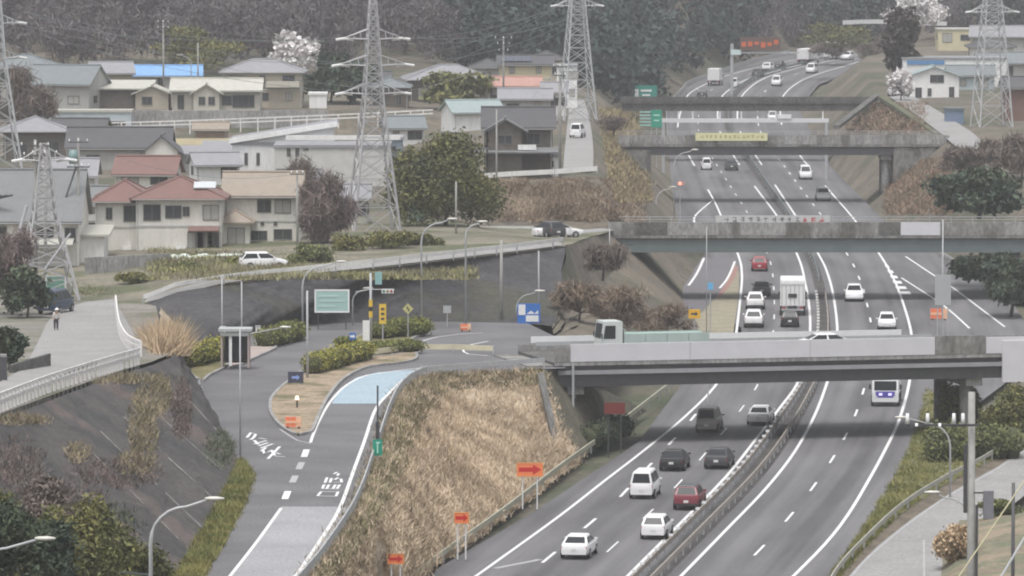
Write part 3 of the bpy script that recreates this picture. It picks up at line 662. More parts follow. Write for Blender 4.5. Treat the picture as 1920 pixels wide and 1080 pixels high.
lamp('curved lamp above the blue roof in hillside hamlet', 338, 103, 358, 845, 11.6, r=.07)
lamp('small lamp beside the booth with arm over the hedge', 535, 614, 455, 470, 6, r=.06)
lamp('thin lamp arching over blue pictogram board', 1012, 546, 968, 505, 6, r=.06)
def pole(label, x, ytop, Y, zb, r=.13, group=None, mat=POLEC, arms=(), name='utility_pole', cat='utility pole', lean=0):
    top = D(x, ytop, Y); t = thing(name, label, cat, (top.x, Y, zb), 0, group); h = top.z - zb
    link('mast', MB().tube([(0, 0, -.2), (lean * .5, 0, h / 2), (lean, 0, h)], r, 9, r * .72), mat, t, True)
    for (dy, w, k) in arms:
        z = h - dy
        link('crossarm', MB().box(lean, -.14 - r, z, w, .09, .1), STEELD if k < 9 else STEELL, t)
        for i in range(k % 9 or 3):
            xx = -w / 2 + .1 + (w - .2) * i / max(1, (k % 9 or 3) - 1)
            link('insulator', MB().tube([(lean + xx, -.14 - r, z + .05), (lean + xx, -.14 - r, z + .17), (lean + xx, -.14 - r, z + .3)], .07, 7, .05), WHITE, t, True)
    return t, h
pole('plain pole left of traffic hedge rising from the bus shelter roof', 416, 520, 476, 6, .07, None, STEELL, name='steel_pole', cat='pole')
pole('plain thin pole right behind the shelter roof', 453, 528, 474, 6, .07, None, STEELL, name='steel_pole', cat='pole')
pole('tall thin pole in front of the plaza, foot on the verge by white lettering', 450, 615, 388, 6, .07, None, STEELL, name='steel_pole', cat='pole')
pole('grey pole standing on the hedge island left of traffic signal', 576, 545, 447, 6, .1, None, STEELL, name='steel_pole', cat='pole')
pole('thick concrete pole left of the pale blue picture board', 940, 450, 504, 6, .16)
pole('thin pole right of the blue picture board', 1010, 470, 506, 6, .08, None, STEELL, name='steel_pole', cat='pole')
pole('steel pole on the corner of second overpass', 1143, 428, 600, 1, .07, None, STEELL, name='steel_pole', cat='pole')
pole('utility pole right of the evergreen tree', 850, 262, 600, 8, .14, arms=((.4, 1.6, 3),))
pole('utility pole in front of evergreen tree trunk at the guardrail', 855, 340, 570, 9, .11)
pole('tall utility pole beside the hill road, right of the dark house', 1050, 118, 632, 11, .16, arms=((.4, 1.5, 3), (1.3, 1.2, 3)))
pole('utility pole in front of the dark gabled house', 931, 205, 622, 9, .11)
pole('utility pole standing before the cream two storey house row', 557, 320, 540, 9, .12, arms=((.3, 1.2, 3),))
pole('utility pole with cylinder transformer on wooded hamlet skyline', 944, 68, 840, 11, .16, arms=((.3, 2.4, 3), (1.1, 1.8, 3), (2, 1.4, 2)))
pole('utility pole rising over the blue roof', 306, 38, 835, 11.6, .15, arms=((.3, 1.6, 3), (1.1, 1.6, 3)))
pole('bare pole between blue roof and two storey house', 371, 80, 838, 11.6, .13)
tp, hp = pole('big utility pole at lower right with insulators on a long side arm', 1822, 735, 300, 0, .24, None, POLEC, arms=())
link('crossarm', MB().box(-1.55, -.32, hp - 1.62, 3.7, .1, .12), STEELD, tp)
for xx in (-3.2, -2.75, -2.2, -1.6, -.9, -.45):
    dz = -.05 if xx in (-2.75, -1.6) else .06
    link('insulator', MB().tube([(xx, -.32, hp - 1.62 + dz), (xx, -.32, hp - 1.5 + dz * 3), (xx, -.32, hp - 1.3 + dz * 4.5)], .11, 8, .08), WHITE, tp, True)
link('cable_riser', MB().tube([(-.3, -.1, hp - 2.6), (-.3, -.1, hp - 6)], .1, 8), STEELD, tp)
link('cable_riser', MB().tube([(.27, -.14, hp - 5.6), (.27, -.14, 1)], .07, 8), STEELD, tp)
link('junction_box', MB().box(.85, -.1, hp - 5.6, .5, .4, 1.4), M('box_grey', (.2, .2, .22), .6, .1, 2), tp)
link('box_bracket', MB().box(.45, -.1, hp - 5.0, .9, .08, .08), STEELD, tp)
setp(link('guy_wire', MB().tube([D(1925, 895, 296), D(1788, 1095, 292)], .035, 6), M('yellow_guard', (.5, .47, .3), .6, .1, 2)), 'slack pale guy wire sloping down beside big utility pole', 'cable')
setp(link('guy_wire', MB().tube([D(1935, 985, 290), D(1860, 1110, 288)], .06, 6), STEELL), 'thick bright guy wire in the bottom right corner', 'cable')
pole('narrow pole by the corner bank right of the big utility pole', 1900, 905, 312, 1, .12, None, STEELD)
# poles at left edge
pole('front one of two close utility poles by the tiled roof at left', 66, 262, 500, 8, .16, arms=((.5, 2.4, 3), (1.3, 2.0, 3)))
pole('rear one of two close utility poles beside the tiled roof at left', 84, 275, 512, 8, .16, arms=((.6, 2.2, 3),))
tq, hq = pole('utility pole carrying a green transformer and crossed arms', 147, 258, 540, 8.2, .14, arms=((.4, 1.8, 3), (2.6, 2.0, 4)))
link('transformer', MB().tube([(-.45, -.3, hq - 2.3), (-.45, -.3, hq - 1.1)], .38, 12), M('transformer_green', (.2, .3, .3), .5, .1, 2), tq, True)
link('stay_brace', MB().tube([(-.2, -.1, hq - 2.6), (-1.5, -.3, hq - 6.4)], .08, 7), STEELD, tq)
pole('leaning pale strut against the tiled house at far left', 12, 530, 490, 9, .09, None, M('pale_strut', (.5, .5, .52), .6, .05, 1), lean=0)
setp(link('strut', MB().tube([D(10, 532, 486), D(50, 385, 486)], .14, 8), M('pale_strut', (.5, .5, .52), .6, .05, 1)), 'pale leaning strut in front of the tiled roof', 'strut')
setp(link('strut', MB().tube([D(84, 505, 488), D(132, 438, 488)], .08, 8), M('pale_strut', (.5, .5, .52), .6, .05, 1)), 'short pale brace crossing the two close utility poles', 'strut')
pole('utility pole near the white garage beyond second overpass', 770, 350, 590, 8, .1)

# ------------------------------------------------------------------ lattice pylons
BARM = {}
def pylon(label, x, ybase, Y, zb, htop, wb, wt, arms, nseg, mat):
    X = D(x, 500, Y).x
    t = thing('lattice_pylon', label, 'pylon', (X, Y, zb), R(12))
    def half(z):
        k = z / htop
        return (wb / 2 + (wt * .62 - wb / 2) * min(1, k / .55)) if k < .55 else (wt * .62 + (wt * .2 - wt * .62) * (k - .55) / .45)
    zs = []; z = 0.0; st = htop * .13
    while z < htop - .3: zs.append(z); z += st; st = max(.95, htop * .035, st * .86)
    zs.append(htop)
    if mat.name not in BARM: BARM[mat.name] = MB().box(0, 0, .5, 1, 1, 1).mesh('brace'); BARM[mat.name].materials.append(mat)
    me = BARM[mat.name]
    def bar(a, b, w, nm='brace'):
        a, b = Vector(a), Vector(b); d = b - a
        o = bpy.data.objects.new(nm, me); COL.objects.link(o); o.parent = t; o.location = a
        o.rotation_euler = d.to_track_quat('Z', 'Y').to_euler(); o.scale = (w, w, d.length)
    for sx in (-1, 1):
        for sy in (-1, 1):
            link('leg', MB().tube([(sx * half(z), sy * half(z), z) for z in zs], .12, 4, .07), mat, t)
    for a, b in zip(zs, zs[1:]):
        ha, hb = half(a), half(b)
        for s in (-1, 1):
            bar((-ha, s * ha, a), (hb, s * hb, b), .075); bar((ha, s * ha, a), (-hb, s * hb, b), .075)
            bar((s * ha, -ha, a), (s * hb, hb, b), .075); bar((s * ha, ha, a), (s * hb, -hb, b), .075)
        bar((-hb, -hb, b), (hb, -hb, b), .07); bar((-hb, hb, b), (hb, hb, b), .07)
    for (az, al) in arms:
        h = half(az)
        for s in (-1, 1):
            m = MB()
            for sy in (-1, 1):
                m.tube([(s * h, sy * h, az), (s * al, 0, az + .1)], .055, 4); m.tube([(s * h, sy * h, az + .95), (s * al, 0, az + .12)], .055, 4)
            for k in (.3, .6): m.tube([(s * (h + (al - h) * k), -h * (1 - k), az), (s * (h + (al - h) * k), 0, az + .95 * (1 - k))], .04, 4)
            link('crossarm', m, mat, t)
            link('insulator', MB().tube([(s * al - .9 * s, 0, az - .05), (s * al * .98, 0, az + .08), (s * al + .8 * s, 0, az - .05)], .14, 7), M('insulator_white', (.72, .72, .72), .4, 0), t)
    return t
PYL = M('pylon_steel', (.4, .395, .41), .5, .1, 1); PYL2 = M('pylon_pale_steel', (.46, .47, .48), .5, .08, 1)
pylon('grey lattice pylon with three pairs of arms standing in middle of the village', 700, 442, 580, 8.4, 22.6, 4.6, 1.5, [(13.7, 2.9), (16.4, 3.2), (18.9, 2.8)], 10, PYL)
pylon('slim grey lattice mast in front of the tiled house at the left edge', 84, 545, 500, 8.2, 12.8, 5.0, 1.5, [(11.4, 1.9)], 8, M('mast_steel', (.42, .415, .42), .5, .1, 1))
pylon('tall pale lattice pylon on the hill beside the expressway, left of green sign', 1082, 185, 800, 10, 15.5 + 8, 4.4, 1.8, [(15.4, 2.8)], 10, PYL2)
pylon('pale lattice pylon over the white houses at upper right', 1858, 215, 820, 8.4, 24, 4.6, 2.2, [(15.7, 3.0)], 9, PYL2)
pylon('pale lattice pylon cut by the left edge of the photo', -6, 240, 700, 8.7, 24, 5.4, 1.6, [(13, 2.8), (17, 2.8)], 9, PYL2)
# ------------------------------------------------------------------ guardrails and fences
POSTM = MB().tube([(0, 0, -.1), (0, 0, .78)], .06, 6).mesh('post')
def guardrail(label, pts, step=4.0, col=STEELL, h=.35, zc=.6, group=None, mul=1.0, two=False, name='guardrail', thick=.09):
    q = smooth(pts, 3.0); b = q[0]
    t = thing(name, label, 'guardrail', b, 0, group)
    wpart('rail', MB().beam(q, thick, h, zc), col, t)
    if two: wpart('rail', MB().beam(q, thick, h * .7, zc - h * 1.6), col, t)
    L = 0; nxt = 0; prev = q[0]
    for p in q:
        L += (p - prev).length; prev = p
        if L >= nxt:
            o = link('post', POSTM, STEELL, t); o.location = p - b; o.scale = (mul, mul, (zc + h / 2) / .75); nxt = L + step
    return t
RUSTY = M('rusty_rail', (.33, .29, .25), .6, .25, .6)
guardrail('long guardrail between grass bank and the carriageway under the red arrow boards', pp([(775, 1095), (850, 1040), (950, 968), (1050, 890), (1130, 832), (1200, 777), (1250, 738), (1282, 710)], 0), 4, M('yellowish_rail', (.4, .39, .3), .55, .15, .5), thick=.12)
lmed = [Vector((xat(wLR, Y) + (xat(wRL, Y) - xat(wLR, Y)) * .3, Y, 0)) for Y in range(345, 620, 8)]
rmed = [Vector((xat(wLR, Y) + (xat(wRL, Y) - xat(wLR, Y)) * .66, Y, 0)) for Y in range(345, 620, 8)]
gm = guardrail('median guardrail with white reflectors on the side of the departing traffic', lmed, 4, RUSTY)
k = 0
for p in smooth(lmed, 3.4):
    o = link('reflector', MB().box(0, 0, 0, .28, .1, .17).mesh('reflector') if k == 0 else RFM, WHITE, gm); RFM = o.data if k == 0 else RFM; k += 1
    o.location = p - gm.location + Vector((0, 0, .88))
guardrail('median guardrail on the side of the oncoming traffic', rmed, 4, RUSTY)
fmed = [Vector((xat(wLR, Y) + (xat(wRL, Y) - xat(wLR, Y)) * .55, Y, zr(Y))) for Y in range(640, 1240, 12)]
guardrail('far median guardrail running under the third overpass', fmed, 6, STEELG)
guardrail('roadside guardrail along green verge beside the oncoming lanes', [Vector((p.x, p.y, .2)) for p in v_r], 3.5, M('verge_rail', (.36, .35, .3), .6, .2, .8), h=.3)
guardrail('guardrail beside dark trees where the joining lanes begin', pp([(1758, 480), (1800, 506), (1840, 530), (1878, 553)], 0), 4, STEELL)
guardrail('white guardrail curving along the top of the dark cut', pp([(268, 572, 8.0), (300, 560, 8.5), (330, 548, 9.0), (420, 533, 9.5), (560, 518, 9.8), (700, 504, 10.2), (850, 487, 10.4), (1000, 470, 10.5), (1055, 462, 10.4)]), 3, M('white_rail', (.74, .73, .71), .5, .12, 1), h=.32, zc=.65)
guardrail('guardrail on the outer edge of ramp above dry grass bank', pp([(545, 1120), (577, 1084), (612, 1040), (668, 952), (705, 852), (733, 770), (757, 730), (792, 706)], 6.0), 2, M('ramp_rail', (.42, .43, .44), .5, .15, 1), h=.42, zc=.55)
guardrail('yellow and white guardrail at the crossing beside the hedge', pp([(690, 672), (735, 666), (775, 661), (850, 661), (925, 664)], 6.0), 2, M('cream_rail', (.6, .55, .4), .6, .15, 1), h=.4, zc=.45)
guardrail('guardrail at the bend below concrete abutment of near overpass', pp([(765, 722), (800, 706), (860, 701), (940, 695), (1020, 690)], 6.0), 2.5, STEELL, h=.34)
guardrail('white guardrail across top of the terraced brown bank', [D(900, 337, 629), D(960, 333, 629), D(1040, 329, 629), D(1120, 323, 629)], 3, M('white_rail', (.74, .73, .71), .5, .12, 1), h=.5, zc=.4)
guardrail('white guardrail on the road leading to the second overpass', [D(880, 437, 603), D(930, 436, 606), D(1000, 436, 608)], 3, M('white_rail', (.74, .73, .71), .5, .12, 1), h=.5, zc=.4)
guardrail('pale guardrail on road that crosses far hillside at top right', [D(1580, 46, 1255), D(1640, 44, 1262), D(1700, 46, 1268), D(1775, 48, 1275)], 6, WHITE, h=.9, zc=.4)
EBAR = guardrail('far concrete and steel side barrier along the bend of the expressway', [Vector((interp(left_b, Y), Y, zr(Y))) for Y in range(960, 1250, 15)], 8, M('barrier_pale', (.4, .4, .4), .6, .1, 1), h=.8, zc=.45)
# white fence round the local road
FW = M('weathered_white_fence', (.76, .74, .73), .6, .18, 1.5)
def picket_fence(label, pts, step, hgt):
    q = smooth(pts, 1.0); b = q[0]; t = thing('white_fence', label, 'fence', b)
    for z in (hgt, hgt * .62): wpart('rail', MB().beam(q, .1, .17, z), FW, t)
    me = MB().box(0, 0, hgt * .5 - .25, .16, .12, hgt + .5).mesh('post'); L = 0; nxt = 0; prev = q[0]
    for p in q:
        L += (p - prev).length; prev = p
        if L >= nxt:
            o = link('post', me, FW, t); o.location = p - b; nxt = L + step
picket_fence('white pipe fence along the top of the dark slope at left', [P(x, y, zl(y)) for x, y in ((-90, 815), (0, 774), (90, 738), (180, 708), (262, 683))], 1.1, 1.05)
picket_fence('white fence curving down beside the bend of the local road', [P(x, y, zl(y)) for x, y in ((264, 668), (240, 656), (226, 634), (220, 606), (217, 578))], 1.1, 1.0)
RA = D(75, 247, 796); RB = D(615, 247, 796)
tw = thing('terrace_wall', 'long grey concrete retaining wall with white railing below the hillside hamlet', 'wall', (RA.x, 796, 8.8))
for k in range(10):
    w = (RB.x - RA.x) / 10; link('wall_panel', MB().box(w * (k + .5), .15, 1.5, w - .04, .5, 3.0), CONC2, tw)
ftw = picket_fence('white railing in front of the grey concrete terrace wall', [D(75, 251, 785), D(300, 246, 785), D(615, 234, 785), D(812, 224, 785)], 1.5, 1.25)

# ------------------------------------------------------------------ houses
ALU = M('window_frame_dark', (.16, .155, .15), .5, 0); ALUW = M('window_frame_pale', (.5, .5, .49), .5, 0)
def frame_mb(w, h, t=.07, mull=1):
    m = MB(); m.box(0, 0, h / 2 - t / 2, w, .1, t).box(0, 0, -h / 2 + t / 2, w, .1, t)
    m.box(-w / 2 + t / 2, 0, 0, t, .1, h - 2 * t).box(w / 2 - t / 2, 0, 0, t, .1, h - 2 * t)
    for k in range(mull): m.box(-w / 2 + w * (k + 1) / (mull + 1), .0, 0, t * .8, .08, h - 2 * t)
    return m
CURT = M('pale_curtain', (.42, .41, .38), .8, .1, 1)
def window(t, face, u, z, w, h, hw, hd, pale=False, rot=None, curtain=False):
    """face: f front, l left, r right; u along the face"""
    fr = link('window', frame_mb(w, h), ALUW if pale else ALU, t)
    pn = link('pane', MB().box(0, .02, 0, w - .1, .03, h - .1), CURT if curtain else GLASS, fr)
    if face == 'f': fr.location = (u, -hd - .02, z)
    elif face == 'l': fr.location = (-hw - .02, u, z); fr.rotation_euler = (0, 0, R(-90))
    else: fr.location = (hw + .02, u, z); fr.rotation_euler = (0, 0, R(90))
def gable_roof(w, d, h, rise, o, axis, th=.16):
    m = MB()
    if axis == 'x': pts = [(-d / 2 - o, h - rise * o / (d / 2)), (0, h + rise), (d / 2 + o, h - rise * o / (d / 2))]; ln = w / 2 + o * .7
    else: pts = [(-w / 2 - o, h - rise * o / (w / 2)), (0, h + rise), (w / 2 + o, h - rise * o / (w / 2))]; ln = d / 2 + o * .7
    ring = [(a, z + th) for a, z in pts] + [(a, z) for a, z in reversed(pts)]
    if axis == 'x': rings = [[Vector((x, a, z)) for a, z in ring] for x in (-ln, ln)]
    else: rings = [[Vector((a, y, z)) for a, z in ring] for y in (-ln, ln)]
    return m.loft(rings)
def hip_roof(w, d, h, rise, o, th=.16):
    W2, D2 = w / 2 + o, d / 2 + o; r = max(.05, W2 - D2 * .95) if W2 > D2 else .05; ry = 0 if W2 >= D2 else D2 - W2 * .95
    vs = [(-W2, -D2, h - .14), (W2, -D2, h - .14), (W2, D2, h - .14), (-W2, D2, h - .14), (-W2, -D2, h + .02), (W2, -D2, h + .02), (W2, D2, h + .02), (-W2, D2, h + .02), (-r, -ry, h + rise), (r, ry, h + rise)]
    return MB().add(vs, [(0, 3, 2, 1), (0, 1, 5, 4), (1, 2, 6, 5), (2, 3, 7, 6), (3, 0, 4, 7), (4, 5, 9, 8), (5, 6, 9), (6, 7, 8, 9), (7, 4, 8)]), (r, ry, W2, D2)
def house(name, label, px, py, z, wpx, d, h, roof, rise, wall, roofm, yaw=0, storeys=2, win='auto', o=.55, seed=0, eave=None, Y=None, cat='house', pale=False, root=None, off=(0, 0), hz=0):
    if root is None:
        p = P(px, py, z) if Y is None else D(px, py, Y)
        t = thing(name, label, cat, (p.x, p.y + d * .5, z if Y is None else p.z), R(yaw)); Yh = p.y
    else: t = root; Yh = root.location.y
    w = wpx * Yh / F / max(.6, math.cos(R(yaw))); rg = random.Random(seed + 5)
    sub = []
    def L(n, mb, m, **k):
        mb.v = [(v[0] + off[0], v[1] + off[1], v[2] + hz) for v in mb.v]; ob = link(n, mb, m, t); return ob
    mb = MB().box(0, 0, h / 2 - .5, w, d, h + 1)
    if roof == 'gx': mb.add([(s * w / 2, y, zz) for s in (-1, 1) for y, zz in ((-d / 2, h), (d / 2, h), (0, h + rise))], [(0, 1, 2), (5, 4, 3)])
    if roof == 'gy': mb.add([(x, s * d / 2, zz) for s in (-1, 1) for x, zz in ((-w / 2, h), (w / 2, h), (0, h + rise))], [(0, 1, 2), (5, 4, 3)])
    L('wall', mb, wall)
    if roof == 'hip':
        m, (r, ry, W2, D2) = hip_roof(w, d, h, rise, o); L('roof', m, roofm)
        rb = MB().tube([(-r, -ry, h + rise + .05), (r + .01, ry, h + rise + .05)], .14, 6); L('ridge', rb, roofm)
        for sx in (-1, 1):
            for sy in (-1, 1): L('hip_ridge', MB().tube([(sx * W2, sy * D2, h + .05), (sx * r, sy * ry, h + rise + .04)], .09, 5), roofm)
    elif roof in ('gx', 'gy'):
        L('roof', gable_roof(w, d, h, rise, o, roof[1]), roofm)
        a = (w / 2 + o * .7) if roof == 'gx' else (d / 2 + o * .7); q = [(-a, 0, h + rise + .2), (a, 0, h + rise + .2)] if roof == 'gx' else [(0, -a, h + rise + .2), (0, a, h + rise + .2)]
        L('ridge', MB().tube(q, .13, 6), roofm)
    elif roof == 'shed':
        L('roof', MB().add([(-w / 2 - o, -d / 2 - o, h + .02), (w / 2 + o, -d / 2 - o, h + .02), (w / 2 + o, d / 2 + o, h + rise), (-w / 2 - o, d / 2 + o, h + rise), (-w / 2 - o, -d / 2 - o, h + .2), (w / 2 + o, -d / 2 - o, h + .2), (w / 2 + o, d / 2 + o, h + rise + .18), (-w / 2 - o, d / 2 + o, h + rise + .18)], [(0, 3, 2, 1), (4, 5, 6, 7), (0, 1, 5, 4), (1, 2, 6, 5), (2, 3, 7, 6), (3, 0, 4, 7)]), roofm)
    else: L('roof', MB().box(0, 0, h + .12, w + .3, d + .3, .3), roofm)
    if roof in ('hip', 'gx') and w > 3:
        ez = h - .08 if roof == 'hip' else h - rise * o / (d / 2) - .05
        L('gutter', MB().tube([(-w / 2 - .3, -d / 2 - o - .04, ez), (w / 2 + .3, -d / 2 - o - .04, ez)], .07, 5), ALU)
        for s in (-1, 1): L('downpipe', MB().tube([(s * (w / 2 - .15), -d / 2 - .07, 0), (s * (w / 2 - .15), -d / 2 - .07, h - .3)], .05, 5), ALUW)
        if storeys > 1: L('air_conditioner', MB().box(rg.uniform(-.3, .3) * w, -d / 2 - .3, .35, .8, .35, .6), WHITEW); L('eave_band', MB().box(0, -d / 2 - .03, h / 2 + .02, w + .04, .06, .16), ALUW)
    if win == 'auto':
        for sN in range(storeys):
            zc = hz + (h / storeys) * sN + (1.35 if storeys > 1 else 1.4); n = max(2, int(w / 3.2))
            for k in range(n):
                if rg.random() < .12: continue
                ww = rg.choice((1.6, 1.7, .8, 1.8)); hh = 1.1 if sN or rg.random() < .5 else 1.7
                window(t, 'f', off[0] - w / 2 + w * (k + .5) / n, zc, ww, hh, 0, d / 2 - off[1], pale, curtain=rg.random() < .35)
            for s in 'lr': window(t, s, off[1] + rg.uniform(-.2, .2) * d, zc, 1.5, 1.0, (w / 2 + (off[0] if s == 'r' else -off[0])), 0, pale)
    else:
        for a in win: window(t, 'f', off[0] + a[0] * w / 2, hz + a[1], a[2], a[3], 0, d / 2 - off[1], pale, curtain=len(a) > 4)
    return t, w
def hpart(t, n, mb, m): return link(n, mb, m, t)
CREAM = M('cream_render', (.72, .7, .65), .8, .16, .8, stretch=(1.5, 1.5, .3), scale2=5); BEIGE = M('beige_render', (.54, .51, .44), .8, .16, .8, stretch=(1.5, 1.5, .3), scale2=5); WHITEW = M('white_render', (.8, .8, .79), .8, .16, .8, stretch=(1.5, 1.5, .3), scale2=5); GREYW = M('grey_cladding', (.42, .42, .4), .7, .16, .8, stretch=(1.5, 1.5, .3), scale2=5)
DARKW = M('dark_timber_wall', (.13, .115, .1), .8, .2, 2); TAN = M('tan_render', (.42, .38, .31), .8, .1, 1); PALEB = M('pale_blue_wall', (.48, .55, .58), .7, .1, 1); YELW = M('pale_yellow_render', (.62, .56, .38), .8, .08, 1)
RGREY = TILE('grey_tile_roof', (.2, .205, .21)); RDARK = TILE('dark_tile_roof', (.1, .1, .107)); RRED = TILE('red_brown_tile_roof', (.215, .125, .11)); RTAN = TILE('tan_tile_roof', (.33, .28, .23)); RPINK = TILE('faded_red_metal_roof', (.45, .26, .22), 2)
RBLUE = TILE('blue_sheet_roof', (.2, .38, .66), 1.5); RPALE = TILE('pale_sheet_roof', (.5, .49, .44), 2.5); RBG = TILE('blue_grey_tile_roof', (.2, .225, .235)); RSIL = TILE('silver_tile_roof', (.3, .3, .32)); RTEAL = TILE('teal_grey_metal_roof', (.3, .36, .36), 2)
# upper hamlet row (left to right)
house('house', 'grey hip roofed house at the far left of hillside hamlet', 45, 196, 11.6, 125, 8, 4.9, 'hip', 1.7, DARKW, RBG, 0, 2, seed=1)
house('house', 'house with big blue-grey gable roof, left end of the concrete terrace', 122, 207, 11.6, 120, 8, 3.6, 'gx', 2.1, GREYW, RBG, -14, 1, seed=2)
house('house', 'grey tiled house just left of bright blue roof', 205, 185, 11.6, 75, 7, 3.6, 'gx', 1.2, TAN, RSIL, 8, 1, seed=3)
house('warehouse', 'long low building with bright blue sheet roof', 298, 176, 11.6, 150, 9, 2.6, 'gx', 1.1, GREYW, RBLUE, 3, 1, seed=4, cat='building')
house('carport', 'open shed with pale flat sheet roof on the terrace', 232, 205, 11.6, 95, 6, 2.6, 'shed', .9, DARKW, RPALE, 0, 1, [], seed=5, cat='carport')
house('house', 'low house with small white gable between pale roofs', 285, 206, 11.6, 62, 6, 2.2, 'gy', .9, TAN, RPALE, 0, 1, [(-.3, 1.2, 1.4, 1.1)], seed=6)
t, w = house('house', 'beige bungalow with pale roof and front gable on terrace', 405, 207, 11.6, 165, 7, 2.7, 'gx', 1.2, BEIGE, RPALE, 0, 1, [(.25, 1.3, 1.3, 1.3), (.5, 1.2, 1.5, 1.7), (.75, 1.2, 1.5, 1.7), (-.8, 1.1, .9, 1.9)], seed=7)
house('', '', 0, 0, 0, 48, 2, 2.4, 'gy', 1.0, BEIGE, RPALE, 0, 1, [(-.35, 1.3, .9, 1.1), (.4, 1.3, .9, 1.1)], root=t, off=(-1.2, -3.6))
t, w = house('house', 'tall two storey house with grey hip roof at right end of terrace', 492, 200, 11.6, 148, 8, 4.6, 'hip', 1.6, TAN, RSIL, 0, 2, seed=8)
hpart(t, 'balcony', MB().box(w * .26, -4.5, 3.0, w * .42, .9, .8), WHITEW, t) if False else link('balcony', MB().box(w * .26, -4.45, 3.0, w * .42, .9, .8), BEIGE, t)
house('storage_hut', 'small white storage hut at the right end of the concrete terrace', 596, 204, 11.6, 32, 2.5, 1.9, 'flat', 0, WHITEW, WHITEW, 0, 1, [], cat='shed')
house('workshop', 'low pale blue workshop below the hamlet terrace with white posts', 166, 252, 8.9, 160, 4, 2.9, 'flat', 0, PALEB, RPALE, 0, 1, [(-.75, 1.1, .9, 1.2), (-.35, 1.0, 1, 1.6), (.1, 1.0, 1, 1.2), (.7, 1.3, 2.0, 1.0)], cat='building', pale=True)
house('house', 'wide grey hip roofed house among dark trees behind the central pylon', 840, 195, 10.6, 150, 9, 3.4, 'hip', 1.9, DARKW, RSIL, 4, 1, seed=10, o=.9)
t, w = house('house', 'pale yellow two storey house with solar panels on its roof', 985, 176, 10.8, 100, 8, 4.3, 'gx', 1.0, YELW, RDARK, 0, 2, seed=11)
for k in range(4): link('solar_panel', MB().box(-w / 2 + .8 + k * 1.15, -2.6, 5.02, 1.05, 2.4, .06, Matrix.Rotation(R(14), 3, 'X')), M('solar_panel', (.08, .09, .12), .25, .05, 1), t)
house('house', 'narrow white house next to the tall pale pylon', 1063, 192, 10.6, 38, 6, 5, 'flat', 0, WHITEW, RSIL, 0, 2, seed=12)
house('house', 'low house with faded red roof below the yellow house', 960, 190, 10.6, 105, 6, 2.2, 'gx', 1.0, DARKW, RPINK, 0, 1, seed=13)
house('shed', 'teal grey metal roofed shed with white fascia left of the dark gabled house', 885, 238, 10.8, 92, 7, 1.9, 'gx', 1.2, WHITEW, RTEAL, 14, 1, [], cat='shed')
house('house', 'plain grey roofed house behind the dark gabled house', 985, 222, 11, 95, 6, 2.6, 'gx', 1.0, GREYW, RSIL, 0, 1, seed=15)
t, w = house('house', 'dark traditional two storey house with front gable above the brown bank', 972, 330, 11.3, 128, 8, 5.2, 'gx', 1.7, DARKW, RDARK, 0, 2, [(-.5, 4.0, 1.8, 1.1), (.45, 3.9, 1.4, 1.2), (-.6, 1.4, 1.8, 1.7), (-.1, 1.4, 1.6, 1.7)], seed=16)
house('', '', 0, 0, 0, 62, 2.2, 5.0, 'gy', 1.0, DARKW, RGREY, 0, 2, [(0, 3.9, 1.5, 1.0)], root=t, off=(-1.4, -4.6), o=.7)
link('porch_roof', MB().box(-.3, -5.4, 2.75, w + 1.8, 2.4, .16, Matrix.Rotation(R(10), 3, 'X')), RGREY, t)
link('balcony_panel', MB().box(.9, -5.9, 3.1, 1.9, .12, .55), WHITEW, t)
house('garage', 'white garage with small window beside the hill road', 1010, 327, 11.3, 74, 4, 1.9, 'flat', 0, WHITEW, RSIL, 0, 1, [(.55, 1.1, .9, .7)], cat='garage')
# lower village
house('house', 'long house with dark tile roof and white gable end behind red roofed house', 222, 322, 8.6, 190, 8, 2.9, 'gx', 1.9, GREYW, RDARK, 0, 1, [(.2, 1.4, 1.5, 1.1), (-.5, 1.4, 1.6, 1.1)], seed=20)
house('house', 'white gabled wing at right end of the dark tile roof', 303, 327, 8.6, 62, 6, 2.7, 'gy', 1.6, CREAM, RDARK, 0, 1, [(.1, 1.5, 2.0, 1.2)], seed=21)
t, w = house('modern_house', 'modern white building with long sloping white roof edge', 505, 342, 8.6, 140, 9, 4.2, 'flat', 0, WHITEW, RSIL, 0, 1, [(-.62, 2.6, .4, 1.4), (-.3, 2.6, .4, 1.4)], seed=22, cat='building')
link('sloping_roof', MB().add([(-w / 2 - .3, -4.75, 4.45), (w * .9, -4.75, 6.3), (w * .9, 4.75, 6.3), (-w / 2 - .3, 4.75, 4.45), (-w / 2 - .3, -4.75, 4.8), (w * .9, -4.75, 6.75), (w * .9, 4.75, 6.75), (-w / 2 - .3, 4.75, 4.8)], [(0, 3, 2, 1), (4, 5, 6, 7), (0, 1, 5, 4), (1, 2, 6, 5), (2, 3, 7, 6), (3, 0, 4, 7)]), RSIL, t)
link('fascia', MB().beam([Vector((-w / 2 - .35, -4.85, 4.62)), Vector((w * .92, -4.85, 6.55))], .16, .6, 0), WHITEW, t)
link('upper_wall', MB().add([(-w / 2 + .1, -4.4, 4.3), (w * .85, -4.4, 4.3), (w * .85, -4.4, 6.2), (-w / 2 + .1, 4.4, 4.3), (w * .85, 4.4, 4.3), (w * .85, 4.4, 6.2)], [(0, 1, 2), (3, 5, 4), (0, 3, 4, 1), (1, 4, 5, 2), (0, 2, 5, 3)]), WHITEW, t)
t, w = house('grey_hall', 'big plain grey hall behind the central pylon with small windows', 622, 352, 8.6, 215, 10, 4.4, 'flat', 0, M('pale_grey_cladding', (.55, .55, .53), .7, .1, 1), RSIL, 0, 1, [(-.75, 3.9, .45, .9), (-.6, 3.9, .45, .9), (-.45, 4.2, .6, .25)], seed=23, cat='building')
